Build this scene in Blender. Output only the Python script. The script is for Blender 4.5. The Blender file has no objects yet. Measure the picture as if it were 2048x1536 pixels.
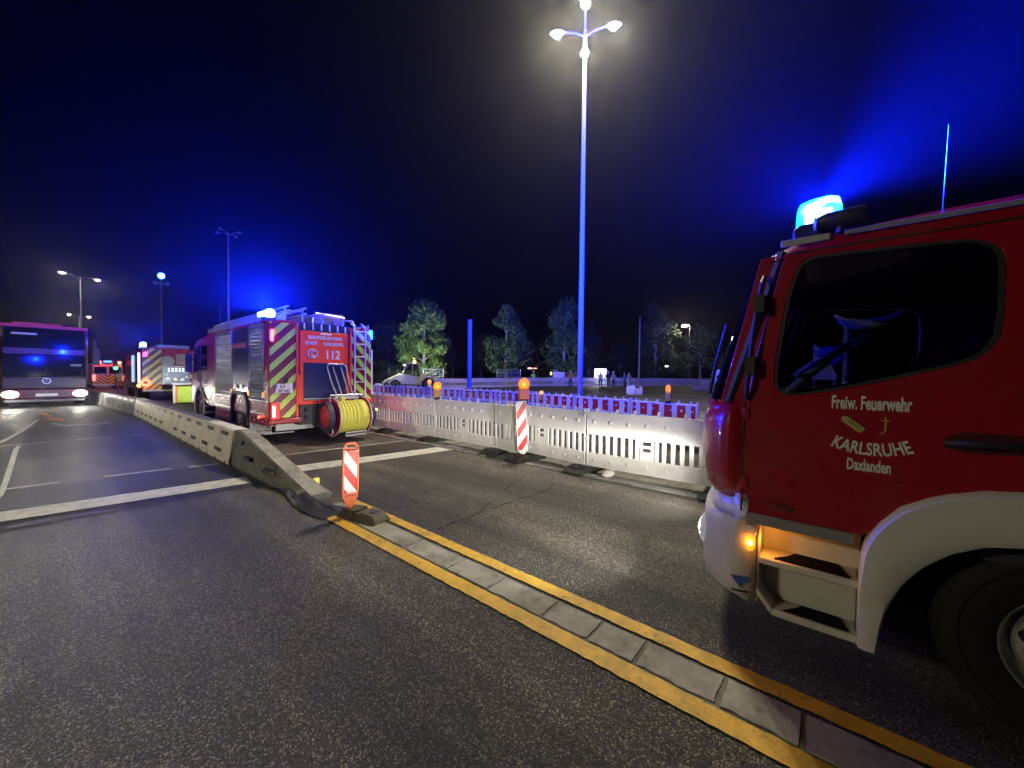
import bpy, bmesh, math, random
from mathutils import Vector, Matrix, geometry
random.seed(7)
R = math.radians
PI = math.pi
scene = bpy.context.scene
COL = scene.collection

# ------------------------------------------------------------------ camera
CAM_H = 1.65
FPX = 772.0                       # focal length in pixels of the 2048 wide photograph
YAW, PITCH, ROLL = R(50.0), R(-1.3), R(0.6)
_f = Vector((math.sin(YAW)*math.cos(PITCH), math.cos(YAW)*math.cos(PITCH), math.sin(PITCH)))
_r = Vector((math.cos(YAW), -math.sin(YAW), 0))
_u = _r.cross(_f)
_r, _u = _r*math.cos(ROLL)+_u*math.sin(ROLL), _u*math.cos(ROLL)-_r*math.sin(ROLL)
camd = bpy.data.cameras.new('camera')
camd.sensor_width = 36.0
camd.lens = FPX/2048.0*36.0
camd.clip_start = 0.05
camd.clip_end = 2000.0
cam = bpy.data.objects.new('camera', camd)
m = Matrix.Identity(4)
for i in range(3):
    m[i][0] = _r[i]; m[i][1] = _u[i]; m[i][2] = -_f[i]
m[2][3] = CAM_H
cam.matrix_world = m
COL.objects.link(cam)
scene.camera = cam

def pray(x, y):
    return _f + _r*((x-1024)/FPX) - _u*((y-768)/FPX)
def at_ground(x, y, z=0.0):
    d = pray(x, y); t = (z-CAM_H)/d.z
    return Vector((d.x*t, d.y*t, z))
def at_dist(x, dist):
    d = pray(x, 750); h = math.hypot(d.x, d.y)
    return Vector((d.x/h*dist, d.y/h*dist, 0))
def height_at(y, x, dist):
    d = pray(x, y); h = math.hypot(d.x, d.y)
    return CAM_H + d.z/h*dist

# ------------------------------------------------------------------ world
world = bpy.data.worlds.new('World')
scene.world = world
world.use_nodes = True
wn = world.node_tree
bg = wn.nodes['Background']
sky = wn.nodes.new('ShaderNodeTexSky')
sky.sky_type = 'NISHITA'
sky.sun_disc = False
sky.sun_elevation = R(-7.0)
sky.sun_rotation = R(200)
wn.links.new(sky.outputs[0], bg.inputs[0])
bg.inputs[1].default_value = 0.03

# ------------------------------------------------------------------ exposure
scene.view_settings.view_transform = 'Standard'
scene.view_settings.look = 'None'
scene.view_settings.exposure = 0.0
scene.view_settings.gamma = 1.0
scene.view_settings.use_curve_mapping = False
scene.cycles.use_denoising = True
scene.cycles.denoising_input_passes = 'RGB_ALBEDO_NORMAL'
scene.cycles.denoising_prefilter = 'FAST'
scene.cycles.use_light_tree = True
scene.cycles.max_bounces = 6
scene.cycles.diffuse_bounces = 2
scene.cycles.glossy_bounces = 3
scene.cycles.transmission_bounces = 3
scene.cycles.transparent_max_bounces = 12
scene.cycles.volume_bounces = 0
scene.cycles.sample_clamp_indirect = 4.0
scene.cycles.caustics_reflective = False
scene.cycles.caustics_refractive = False

# ------------------------------------------------------------------ materials
def _nt(name):
    mt = bpy.data.materials.new(name); mt.use_nodes = True
    nt = mt.node_tree
    return mt, nt, nt.nodes['Principled BSDF']
def _noise(nt, scale, detail=4, rough=.55, coord='Object', vec=None):
    n = nt.nodes.new('ShaderNodeTexNoise')
    n.inputs['Scale'].default_value = scale
    n.inputs['Detail'].default_value = detail
    n.inputs['Roughness'].default_value = rough
    if vec is None:
        tc = nt.nodes.new('ShaderNodeTexCoord'); vec = tc.outputs[coord]
    nt.links.new(vec, n.inputs['Vector'])
    return n
def _ramp(nt, fac, stops):
    r = nt.nodes.new('ShaderNodeValToRGB')
    e = r.color_ramp.elements
    while len(e) < len(stops): e.new(.5)
    for k, (p, c) in enumerate(stops):
        e[k].position = p
        e[k].color = (*c, 1) if len(c) == 3 else c
    nt.links.new(fac, r.inputs[0])
    return r
def _mix(nt, fac, a, b, blend='MIX'):
    n = nt.nodes.new('ShaderNodeMix'); n.data_type = 'RGBA'; n.blend_type = blend
    def put(s, v):
        if hasattr(v, 'is_linked') or hasattr(v, 'links'): nt.links.new(v, s)
        elif isinstance(v, (int, float)): s.default_value = v
        else: s.default_value = (*v, 1)
    put(n.inputs[0], fac); put(n.inputs[6], a); put(n.inputs[7], b)
    return n.outputs[2]
def _math(nt, op, a, b=None, c=None):
    n = nt.nodes.new('ShaderNodeMath'); n.operation = op
    for i, v in enumerate((a, b, c)):
        if v is None: continue
        if isinstance(v, (int, float)): n.inputs[i].default_value = v
        else: nt.links.new(v, n.inputs[i])
    return n.outputs[0]
MATS = {}
def mat(name, col, rough=.5, metal=0., var=.15, vs=3., bump=0., bs=40., coat=0., dirt=None, spec=.5):
    """plain surface: base colour broken up by two scales of noise, roughness noise, optional bump and dirt"""
    if name in MATS: return MATS[name]
    mt, nt, p = _nt(name)
    n1 = _noise(nt, vs, 5); n2 = _noise(nt, vs*7, 3)
    s = _math(nt, 'ADD', _math(nt, 'MULTIPLY', n1.outputs[0], .65), _math(nt, 'MULTIPLY', n2.outputs[0], .35))
    lo = tuple(c*(1-var) for c in col); hi = tuple(min(1, c*(1+var)) for c in col)
    r = _ramp(nt, s, [(.3, lo), (.7, hi)])
    out = r.outputs[0]
    if dirt:
        n3 = _noise(nt, dirt[1], 6, .7)
        k = _ramp(nt, n3.outputs[0], [(.48, (0, 0, 0)), (.72, (1, 1, 1))])
        out = _mix(nt, _math(nt, 'MULTIPLY', k.outputs[0], dirt[2]), out, dirt[0])
    nt.links.new(out, p.inputs['Base Color'])
    rr = _math(nt, 'MULTIPLY_ADD', n1.outputs[0], .25*rough+.02, rough*.88-.01)
    nt.links.new(rr, p.inputs['Roughness'])
    p.inputs['Metallic'].default_value = metal
    p.inputs['Specular IOR Level'].default_value = spec
    if coat:
        p.inputs['Coat Weight'].default_value = coat
        p.inputs['Coat Roughness'].default_value = .06
    if bump:
        nb = _noise(nt, bs, 5, .6)
        b = nt.nodes.new('ShaderNodeBump'); b.inputs['Strength'].default_value = bump
        b.inputs['Distance'].default_value = .01
        nt.links.new(nb.outputs[0], b.inputs['Height']); nt.links.new(b.outputs[0], p.inputs['Normal'])
    MATS[name] = mt
    return mt
def emit(name, col, strength, base=None):
    if name in MATS: return MATS[name]
    mt, nt, p = _nt(name)
    p.inputs['Base Color'].default_value = (*(base or col), 1)
    p.inputs['Roughness'].default_value = .25
    p.inputs['Emission Color'].default_value = (*col, 1)
    p.inputs['Emission Strength'].default_value = strength
    MATS[name] = mt
    return mt
def clear_lens(name, tint, emi, strength, opacity=.35):
    """coloured plastic lens: lets the lamp inside shine through and glows a little itself"""
    if name in MATS: return MATS[name]
    mt, nt, p = _nt(name)
    p.inputs['Base Color'].default_value = (*tint, 1)
    p.inputs['Roughness'].default_value = .15
    p.inputs['Emission Color'].default_value = (*emi, 1)
    p.inputs['Emission Strength'].default_value = strength
    tr = nt.nodes.new('ShaderNodeBsdfTransparent'); tr.inputs[0].default_value = (*[.25+.75*t for t in tint], 1)
    mx = nt.nodes.new('ShaderNodeMixShader'); mx.inputs[0].default_value = opacity
    nt.links.new(tr.outputs[0], mx.inputs[1]); nt.links.new(p.outputs[0], mx.inputs[2])
    nt.links.new(mx.outputs[0], nt.nodes['Material Output'].inputs[0])
    MATS[name] = mt
    return mt
def glass(name, tint=(.05, .06, .08), opacity=.55, rough=.03):
    """window glass: tinted see-through pane with a clear reflection that grows at grazing angles"""
    if name in MATS: return MATS[name]
    mt, nt, p = _nt(name)
    nt.nodes.remove(p)
    tr = nt.nodes.new('ShaderNodeBsdfTransparent'); tr.inputs[0].default_value = (*[1-opacity+t*.3 for t in tint], 1)
    gl = nt.nodes.new('ShaderNodeBsdfGlossy'); gl.inputs['Roughness'].default_value = rough
    gl.inputs['Color'].default_value = (.9, .93, .97, 1)
    fr = nt.nodes.new('ShaderNodeFresnel'); fr.inputs[0].default_value = 1.5
    mx = nt.nodes.new('ShaderNodeMixShader')
    nt.links.new(fr.outputs[0], mx.inputs[0]); nt.links.new(tr.outputs[0], mx.inputs[1]); nt.links.new(gl.outputs[0], mx.inputs[2])
    nt.links.new(mx.outputs[0], nt.nodes['Material Output'].inputs[0])
    MATS[name] = mt
    return mt
def stripes(name, axis, slope, period, duty, ca, cb, rough=.35, offset=0., emis=0.):
    """diagonal printed sheeting: bands of two colours at 45 degrees across a panel (axis = horizontal object axis)"""
    if name in MATS: return MATS[name]
    mt, nt, p = _nt(name)
    tc = nt.nodes.new('ShaderNodeTexCoord'); sp = nt.nodes.new('ShaderNodeSeparateXYZ')
    nt.links.new(tc.outputs['Object'], sp.inputs[0])
    h = _math(nt, 'MULTIPLY', sp.outputs[axis], slope)
    v = _math(nt, 'ADD', _math(nt, 'ADD', sp.outputs[2], h), offset+100*period)
    fr = _math(nt, 'FRACT', _math(nt, 'DIVIDE', v, period))
    k = _math(nt, 'GREATER_THAN', fr, duty)
    n = _noise(nt, 9, 5)
    c = _mix(nt, k, ca, cb)
    d = _ramp(nt, n.outputs[0], [(.3, (.78, .78, .78)), (.65, (1, 1, 1))])
    c = _mix(nt, 1., c, d.outputs[0], 'MULTIPLY')
    nt.links.new(c, p.inputs['Base Color'])
    p.inputs['Roughness'].default_value = rough
    MATS[name] = mt
    return mt

def asphalt_mat(name, lo, hi, chip, chips=.16, scale=95., bump=.8, rough=.62):
    mt, nt, p = _nt(name)
    tc = nt.nodes.new('ShaderNodeTexCoord'); vec = tc.outputs['Object']
    wob = _noise(nt, 30, 2, .5, vec=vec)

    v = nt.nodes.new('ShaderNodeTexVoronoi'); v.inputs['Scale'].default_value = scale
    nt.links.new(vec, v.inputs['Vector'])
    v2 = nt.nodes.new('ShaderNodeTexVoronoi'); v2.inputs['Scale'].default_value = scale*2.3
    nt.links.new(vec, v2.inputs['Vector'])
    sr = nt.nodes.new('ShaderNodeSeparateColor'); nt.links.new(v.outputs['Color'], sr.inputs[0])
    sr2 = nt.nodes.new('ShaderNodeSeparateColor'); nt.links.new(v2.outputs['Color'], sr2.inputs[0])
    g = _math(nt, 'ADD', _math(nt, 'MULTIPLY', sr.outputs[0], .6), _math(nt, 'MULTIPLY', sr2.outputs[0], .4))
    base = _ramp(nt, g, [(.15, lo), (.75, hi)])
    ck = _ramp(nt, sr.outputs[1], [(1-chips, (0, 0, 0)), (1-chips+.05, (1, 1, 1))])
    col = _mix(nt, ck.outputs[0], base.outputs[0], chip)
    # worn and stained areas: broad clouds and long streaks along the road
    big = _noise(nt, .35, 6, .6, vec=vec)
    mp = nt.nodes.new('ShaderNodeMapping'); mp.inputs['Scale'].default_value = (2.2, .12, 1)
    nt.links.new(vec, mp.inputs[0])
    st = _noise(nt, 1., 5, .6, vec=mp.outputs[0])
    k = _math(nt, 'MULTIPLY', big.outputs[0], st.outputs[0])
    w = _ramp(nt, k, [(.14, (.34, .335, .33)), (.38, (1.45, 1.42, 1.33))])
    col = _mix(nt, 1., col, w.outputs[0], 'MULTIPLY')
    # wheel tracks: lengthwise bands polished darker and smoother by traffic
    sx_ = nt.nodes.new('ShaderNodeSeparateXYZ'); nt.links.new(vec, sx_.inputs[0])
    wv = _math(nt, 'ADD', _math(nt, 'MULTIPLY', sx_.outputs[0], 3.7), _math(nt, 'MULTIPLY', big.outputs[0], 2.2))
    tr_ = _math(nt, 'SINE', wv)
    tk = _ramp(nt, _math(nt, 'MULTIPLY_ADD', tr_, .5, .5), [(.25, (.72, .72, .73)), (.7, (1.08, 1.07, 1.05))])
    col = _mix(nt, 1., col, tk.outputs[0], 'MULTIPLY')
    spots = _noise(nt, 2.2, 7, .72, vec=vec)
    sk = _ramp(nt, spots.outputs[0], [(.58, (1, 1, 1)), (.72, (.42, .42, .42))])
    col = _mix(nt, 1., col, sk.outputs[0], 'MULTIPLY')
    nt.links.new(col, p.inputs['Base Color'])
    rr = _math(nt, 'MULTIPLY_ADD', sr.outputs[2], .3, rough-.22)
    nt.links.new(rr, p.inputs['Roughness'])
    p.inputs['Specular IOR Level'].default_value = .45
    hgt = _math(nt, 'SUBTRACT', _math(nt, 'MULTIPLY', sr.outputs[0], .9), _math(nt, 'MULTIPLY', v.outputs['Distance'], 1.1))
    hgt = _math(nt, 'ADD', hgt, _math(nt, 'MULTIPLY', wob.outputs[0], .5))
    b = nt.nodes.new('ShaderNodeBump'); b.inputs['Strength'].default_value = bump; b.inputs['Distance'].default_value = .006
    nt.links.new(hgt, b.inputs['Height']); nt.links.new(b.outputs[0], p.inputs['Normal'])
    MATS[name] = mt
    return mt
def paint_mat(name, col, wear=.35, under=(.05, .05, .05), scale=1.):
    """road paint: worn through to the asphalt in speckles and scuffs"""
    mt, nt, p = _nt(name)
    tc = nt.nodes.new('ShaderNodeTexCoord'); vec = tc.outputs['Object']
    a = _noise(nt, 60*scale, 3, .7, vec=vec); b = _noise(nt, 3*scale, 5, .65, vec=vec)
    s = _math(nt, 'ADD', _math(nt, 'MULTIPLY', a.outputs[0], .55), _math(nt, 'MULTIPLY', b.outputs[0], .45))
    k = _ramp(nt, s, [(.5+.16*(1-wear), (0, 0, 0)), (.6+.16*(1-wear), (1, 1, 1))])
    tone = _noise(nt, 7*scale, 5, .6, vec=vec)
    t = _ramp(nt, tone.outputs[0], [(.3, tuple(c*.62 for c in col)), (.68, col)])
    nt.links.new(_mix(nt, _math(nt, 'MULTIPLY', k.outputs[0], .75), t.outputs[0], under), p.inputs['Base Color'])
    p.inputs['Roughness'].default_value = .55
    v = nt.nodes.new('ShaderNodeTexVoronoi'); v.inputs['Scale'].default_value = 95
    nt.links.new(vec, v.inputs['Vector'])
    bp = nt.nodes.new('ShaderNodeBump'); bp.inputs['Strength'].default_value = .5; bp.inputs['Distance'].default_value = .004
    nt.links.new(v.outputs['Distance'], bp.inputs['Height']); nt.links.new(bp.outputs[0], p.inputs['Normal'])
    MATS[name] = mt
    return mt

# ------------------------------------------------------------------ mesh helpers
class MB:
    def __init__(s, off=(0, 0, 0)):
        s.v = []; s.f = []; s.mi = []; s.cur = 0; s.off = Vector(off)
    def add(s, vs, fs):
        b = len(s.v)
        s.v += [tuple(Vector(q)-s.off) for q in vs]
        for f in fs:
            s.f.append([b+i for i in f]); s.mi.append(s.cur)
        return s
    def box(s, x0, x1, y0, y1, z0, z1):
        vs = [(x, y, z) for x in (x0, x1) for y in (y0, y1) for z in (z0, z1)]
        return s.add(vs, [(0, 1, 3, 2), (4, 6, 7, 5), (0, 4, 5, 1), (2, 3, 7, 6), (0, 2, 6, 4), (1, 5, 7, 3)])
    def obox(s, c, sx, sy, sz, mtx):
        vs = []
        for x in (-sx/2, sx/2):
            for y in (-sy/2, sy/2):
                for z in (-sz/2, sz/2):
                    vs.append(Vector(c)+mtx @ Vector((x, y, z)))
        return s.add(vs, [(0, 1, 3, 2), (4, 6, 7, 5), (0, 4, 5, 1), (2, 3, 7, 6), (0, 2, 6, 4), (1, 5, 7, 3)])
    def hexa(s, bot, top):
        """solid from 4 bottom and 4 top corners (counter-clockwise from above)"""
        vs = list(bot)+list(top)
        return s.add(vs, [(3, 2, 1, 0), (4, 5, 6, 7), (0, 1, 5, 4), (1, 2, 6, 5), (2, 3, 7, 6), (3, 0, 4, 7)])
    def cyl(s, p0, p1, r0, r1=None, n=14, caps=True):
        if r1 is None: r1 = r0
        p0 = Vector(p0); p1 = Vector(p1); d = (p1-p0).normalized()
        a = d.orthogonal().normalized(); b = d.cross(a)
        vs = []
        for p, r in ((p0, r0), (p1, r1)):
            for k in range(n):
                t = 2*PI*k/n
                vs.append(p+a*(r*math.cos(t))+b*(r*math.sin(t)))
        fs = [(k, (k+1) % n, n+(k+1) % n, n+k) for k in range(n)]
        if caps: fs += [tuple(range(n-1, -1, -1)), tuple(range(n, 2*n))]
        return s.add(vs, fs)
    def tube(s, pts, r, n=8):
        pts = [Vector(p) for p in pts]
        vs = []; prev = None
        for i, p in enumerate(pts):
            d = (pts[min(i+1, len(pts)-1)]-pts[max(i-1, 0)]).normalized()
            if prev is None: a = d.orthogonal().normalized()
            else:
                a = prev-d*prev.dot(d); a = a.normalized() if a.length > 1e-5 else d.orthogonal().normalized()
            prev = a; b = d.cross(a)
            rr = r[i] if isinstance(r, (list, tuple)) else r
            for k in range(n):
                t = 2*PI*k/n
                vs.append(p+a*(rr*math.cos(t))+b*(rr*math.sin(t)))
        fs = []
        for i in range(len(pts)-1):
            for k in range(n):
                fs.append((i*n+k, i*n+(k+1) % n, (i+1)*n+(k+1) % n, (i+1)*n+k))
        fs += [tuple(range(n-1, -1, -1)), tuple(range((len(pts)-1)*n, len(pts)*n))]
        return s.add(vs, fs)
    def lathe(s, prof, c, axis, n=24, a0=0., a1=2*PI):
        """prof: (radius, along axis); axis 0/1/2"""
        c = Vector(c); full = abs(a1-a0-2*PI) < 1e-4
        cnt = n if full else n+1
        vs = []
        for r, h in prof:
            for k in range(cnt):
                t = a0+(a1-a0)*k/n
                q = [0, 0, 0]; q[axis] = h; q[(axis+1) % 3] = r*math.cos(t); q[(axis+2) % 3] = r*math.sin(t)
                vs.append(c+Vector(q))
        fs = []
        for i in range(len(prof)-1):
            for k in range(n):
                k2 = (k+1) % cnt
                fs.append((i*cnt+k, i*cnt+k2, (i+1)*cnt+k2, (i+1)*cnt+k))
        return s.add(vs, fs)
    def prism(s, poly, axis, a, b, holes=()):
        """extrude a 2D outline (in the two other axes, cyclic order) between a and b along axis; holes are cut through"""
        def P(u, v, h):
            q = [0, 0, 0]; q[axis] = h; q[(axis+1) % 3] = u; q[(axis+2) % 3] = v
            return tuple(q)
        loops = [list(poly)]+[list(h) for h in holes]
        flat = [p for l in loops for p in l]
        tris = geometry.tessellate_polygon([[Vector((u, v, 0)) for u, v in l] for l in loops])
        n = len(flat)
        vs = [P(u, v, a) for u, v in flat]+[P(u, v, b) for u, v in flat]
        fs = []
        for t in tris:
            fs.append(tuple(t)); fs.append(tuple(n+i for i in reversed(t)))
        o = 0
        for l in loops:
            k = len(l)
            for i in range(k):
                j = (i+1) % k
                fs.append((o+i, o+j, n+o+j, n+o+i))
            o += k
        return s.add(vs, fs)
    def grid(s, rows):
        w = len(rows[0]); vs = [p for r in rows for p in r]
        fs = [(i*w+j, i*w+j+1, (i+1)*w+j+1, (i+1)*w+j) for i in range(len(rows)-1) for j in range(w-1)]
        return s.add(vs, fs)
    def sphere(s, c, r, n=10, m=7, sc=(1, 1, 1)):
        vs = [(c[0], c[1], c[2]-r*sc[2])]
        for i in range(1, m):
            t = -PI/2+PI*i/m
            for k in range(n):
                a = 2*PI*k/n
                vs.append((c[0]+r*sc[0]*math.cos(t)*math.cos(a), c[1]+r*sc[1]*math.cos(t)*math.sin(a), c[2]+r*sc[2]*math.sin(t)))
        vs.append((c[0], c[1], c[2]+r*sc[2]))
        fs = [(0, 1+(k+1) % n, 1+k) for k in range(n)]
        for i in range(m-2):
            for k in range(n):
                fs.append((1+i*n+k, 1+i*n+(k+1) % n, 1+(i+1)*n+(k+1) % n, 1+(i+1)*n+k))
        t = len(vs)-1
        fs += [(1+(m-2)*n+k, 1+(m-2)*n+(k+1) % n, t) for k in range(n)]
        return s.add(vs, fs)
    def torus(s, c, R0, r, mtx=None, n=32, m=8, a0=0., a1=2*PI):
        mtx = mtx or Matrix.Identity(3); vs = []
        for i in range(n+1):
            a = a0+(a1-a0)*i/n
            for k in range(m):
                t = 2*PI*k/m
                q = Vector(((R0+r*math.cos(t))*math.cos(a), (R0+r*math.cos(t))*math.sin(a), r*math.sin(t)))
                vs.append(Vector(c)+mtx @ q)
        fs = [(i*m+k, i*m+(k+1) % m, (i+1)*m+(k+1) % m, (i+1)*m+k) for i in range(n) for k in range(m)]
        return s.add(vs, fs)
    def build(s, name, mt, parent=None, bevel=0., smooth=True, kind=None, seg=2):
        me = bpy.data.meshes.new(name)
        me.from_pydata(s.v, [], s.f)
        mts = mt if isinstance(mt, (list, tuple)) else [mt]
        for q in mts: me.materials.append(q)
        if len(mts) > 1: me.polygons.foreach_set('material_index', s.mi)
        bm = bmesh.new(); bm.from_mesh(me)
        bmesh.ops.recalc_face_normals(bm, faces=bm.faces)
        bm.to_mesh(me); bm.free()
        if smooth:
            me.polygons.foreach_set('use_smooth', [True]*len(me.polygons))
            me.set_sharp_from_angle(angle=R(38))
        me.update()
        o = bpy.data.objects.new(name, me); COL.objects.link(o)
        if parent: o.parent = parent
        if bevel:
            md = o.modifiers.new('bevel', 'BEVEL'); md.width = bevel; md.segments = seg
            md.limit_method = 'ANGLE'; md.angle_limit = R(40); md.use_clamp_overlap = True
            md.harden_normals = False
        if kind: o['kind'] = kind
        return o
def tag(o, label=None, cat=None, group=None, kind=None):
    if label: o['label'] = label
    if cat: o['category'] = cat
    if group: o['group'] = group
    if kind: o['kind'] = kind
    return o
def thing(name, label, cat, loc=(0, 0, 0), rz=0., group=None):
    o = bpy.data.objects.new(name, None); COL.objects.link(o)
    o.location = loc; o.rotation_euler = (0, 0, rz); o.empty_display_size = .2
    return tag(o, label, cat, group)
def copy_tree(o, parent=None):
    c = o.copy(); COL.objects.link(c); c.parent = parent
    for ch in list(o.children): copy_tree(ch, c)
    return c
def text_mesh(name, body, size, mt, parent, mtx, sx=1., depth=.002, align='CENTER', shear=0., arc=None, bold=0.):
    """flat printed lettering as a thin mesh; mtx places its own xy plane in the parent's space"""
    cu = bpy.data.curves.new(name, 'FONT'); cu.body = body; cu.size = size; cu.align_x = align; cu.extrude = depth/2
    cu.shear = shear; cu.offset = bold; cu.resolution_u = 3
    tmp = bpy.data.objects.new(name, cu); COL.objects.link(tmp)
    dg = bpy.context.evaluated_depsgraph_get()
    me = bpy.data.meshes.new_from_object(tmp.evaluated_get(dg))
    bpy.data.objects.remove(tmp)
    for v in me.vertices:
        x, y, z = v.co.x*sx, v.co.y, v.co.z
        if arc:                                  # bend round a circle of radius arc (centre above the line)
            t = x/arc; rr = arc-y
            x, y = rr*math.sin(t), arc-rr*math.cos(t)
        v.co = mtx @ Vector((x, y, z))
    me.materials.clear(); me.materials.append(mt); me.name = name
    o = bpy.data.objects.new(name, me); COL.objects.link(o); o.parent = parent
    return o
def frame_m(o, xdir, ydir):
    x = Vector(xdir).normalized(); y = Vector(ydir).normalized(); z = x.cross(y)
    q = Matrix.Identity(4)
    for i in range(3): q[i][0] = x[i]; q[i][1] = y[i]; q[i][2] = z[i]; q[i][3] = o[i]
    return q
def lamp(kind, name, parent, loc, energy, color, size=.05, spot=None, blend=.5, aim=None, shape=None):
    ld = bpy.data.lights.new(name, kind); ld.energy = energy; ld.color = color
    if kind == 'SPOT': ld.spot_size = spot; ld.spot_blend = blend
    ld.shadow_soft_size = size
    o = bpy.data.objects.new(name, ld); COL.objects.link(o); o.parent = parent; o.location = loc
    if aim is not None:
        o.rotation_mode = 'QUATERNION'
        o.rotation_quaternion = Vector(aim).to_track_quat('-Z', 'Y')
    if shape: shape(ld)
    return o
def fan(width, down=.02, up=.08, axis=None, a0=.45, a1=.75, amin=.0):
    """photometric shape of a warning beacon: most light leaves in a flat fan round the horizon"""
    def f(ld):
        ld.use_nodes = True; nt = ld.node_tree
        em = [n for n in nt.nodes if n.type == 'EMISSION'][0]
        ge = nt.nodes.new('ShaderNodeNewGeometry'); sp = nt.nodes.new('ShaderNodeSeparateXYZ')
        nt.links.new(ge.outputs['Incoming'], sp.inputs[0])
        z = _math(nt, 'DIVIDE', _math(nt, 'ABSOLUTE', sp.outputs[2]), width)
        g = _math(nt, 'EXPONENT', _math(nt, 'MULTIPLY', _math(nt, 'MULTIPLY', z, z), -1.))
        s = nt.nodes.new('ShaderNodeMapRange'); s.interpolation_type = 'SMOOTHSTEP'
        s.inputs[1].default_value = -.35; s.inputs[2].default_value = .45; s.inputs[3].default_value = down; s.inputs[4].default_value = up
        nt.links.new(sp.outputs[2], s.inputs[0])
        tot = _math(nt, 'ADD', g, s.outputs[0])
        if axis:                                  # flash module that faces one way
            h = _math(nt, 'ADD', _math(nt, 'MULTIPLY', sp.outputs[0], axis[0]), _math(nt, 'MULTIPLY', sp.outputs[1], axis[1]))
            w = nt.nodes.new('ShaderNodeMapRange'); w.interpolation_type = 'SMOOTHSTEP'
            w.inputs[1].default_value = a0; w.inputs[2].default_value = a1; w.inputs[3].default_value = amin; w.inputs[4].default_value = 1.
            nt.links.new(h, w.inputs[0]); tot = _math(nt, 'MULTIPLY', tot, w.outputs[0])
        nt.links.new(tot, em.inputs['Strength'])
    return f
def cutoff(level, soft, floor):
    """photometric shape of a dipped headlight: dark above the cut-off"""
    def f(ld):
        ld.use_nodes = True; nt = ld.node_tree
        em = [n for n in nt.nodes if n.type == 'EMISSION'][0]
        ge = nt.nodes.new('ShaderNodeNewGeometry'); sp = nt.nodes.new('ShaderNodeSeparateXYZ')
        nt.links.new(ge.outputs['Incoming'], sp.inputs[0])
        z = sp.outputs[2]
        t = nt.nodes.new('ShaderNodeMapRange'); t.interpolation_type = 'SMOOTHSTEP'
        t.inputs[1].default_value = level-soft; t.inputs[2].default_value = level+soft
        t.inputs[3].default_value = 1.; t.inputs[4].default_value = floor
        nt.links.new(z, t.inputs[0]); nt.links.new(t.outputs[0], em.inputs['Strength'])
    return f
def lowbeam(centre, width, down, up):
    """photometric shape of a dipped headlight: a bright band just below the horizon, little above it"""
    def f(ld):
        ld.use_nodes = True; nt = ld.node_tree
        em = [n for n in nt.nodes if n.type == 'EMISSION'][0]
        ge = nt.nodes.new('ShaderNodeNewGeometry'); sp = nt.nodes.new('ShaderNodeSeparateXYZ')
        nt.links.new(ge.outputs['Incoming'], sp.inputs[0])
        d = _math(nt, 'DIVIDE', _math(nt, 'SUBTRACT', sp.outputs[2], centre), width)
        g = _math(nt, 'EXPONENT', _math(nt, 'MULTIPLY', _math(nt, 'MULTIPLY', d, d), -1.))
        s = nt.nodes.new('ShaderNodeMapRange'); s.interpolation_type = 'SMOOTHSTEP'
        s.inputs[1].default_value = centre-width; s.inputs[2].default_value = centre+width; s.inputs[3].default_value = down; s.inputs[4].default_value = up
        nt.links.new(sp.outputs[2], s.inputs[0])
        nt.links.new(_math(nt, 'ADD', g, s.outputs[0]), em.inputs['Strength'])
    return f
BLUE = (.002, .016, 1.0)
LAMPW = (1.0, .89, .60)
# lamp outputs and density of the night air
B4_POWER = 9000.
B4R_POWER = 33000.
GLARE_POWER = 620000.
H4_POWER = 780.
B5_POWER = 17000.
HAZE_DENSITY = .0007
# ------------------------------------------------------------------ shared materials
ASPH = asphalt_mat('asphalt', (.014, .0136, .013), (.125, .12, .112), (.44, .43, .40), chips=.15, scale=140., bump=1.)
ASPH2 = asphalt_mat('asphalt_patch', (.022, .022, .023), (.06, .058, .057), (.14, .135, .13), chips=.08, scale=150., bump=.4)
SITE = asphalt_mat('site_gravel', (.12, .115, .11), (.3, .29, .27), (.45, .43, .40), chips=.2, scale=28., bump=1., rough=.8)
YPAINT = paint_mat('yellow_paint', (.80, .47, .035), .75, (.06, .055, .05))
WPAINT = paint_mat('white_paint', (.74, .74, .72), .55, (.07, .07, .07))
OPAINT = paint_mat('orange_paint', (.7, .33, .12), .2, (.07, .07, .07))
CONC = mat('concrete', (.33, .325, .30), .85, var=.3, vs=4, bump=.5, bs=60, dirt=((.07, .068, .06), 3., .8))
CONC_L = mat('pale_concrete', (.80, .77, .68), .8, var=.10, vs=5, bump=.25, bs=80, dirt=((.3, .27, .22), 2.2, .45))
CONC_D = mat('stained_shaded_concrete', (.20, .20, .175), .85, var=.4, vs=3, bump=.5, bs=40, dirt=((.03, .032, .028), 2.6, .9))  # stained pieces, and the shade of the unlit barrier blocks as colour
BLACK = mat('black_plastic', (.018, .018, .02), .5, var=.3)
RUBBER = mat('rubber', (.022, .021, .02), .78, var=.35, vs=8, bump=.3, bs=60, dirt=((.12, .11, .095), 6., .5))
WPLAST = mat('white_plastic', (.78, .775, .76), .5, var=.06, vs=2, dirt=((.3, .28, .25), 5., .35))
WPLAST2 = mat('white_plastic_band', (.80, .80, .79), .42, var=.05, vs=2, dirt=((.38, .36, .33), 4., .25))
GALV = mat('galvanised_steel', (.42, .43, .43), .42, metal=.6, var=.15, vs=9, bump=.05)
POLE = mat('pole_steel', (.26, .26, .245), .6, metal=.1, var=.12, vs=6)
STEEL = mat('brushed_steel', (.5, .5, .5), .32, metal=.85, var=.12, vs=12)
FIRE = mat('fire_red_paint', (.31, .0045, .020), .28, var=.06, vs=1.5, coat=.6, dirt=((.14, .05, .045), 2.6, .28))
FIRE_ORANGE = mat('day_red_film', (.90, .075, .02), .38, var=.07, vs=2.5)
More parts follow.
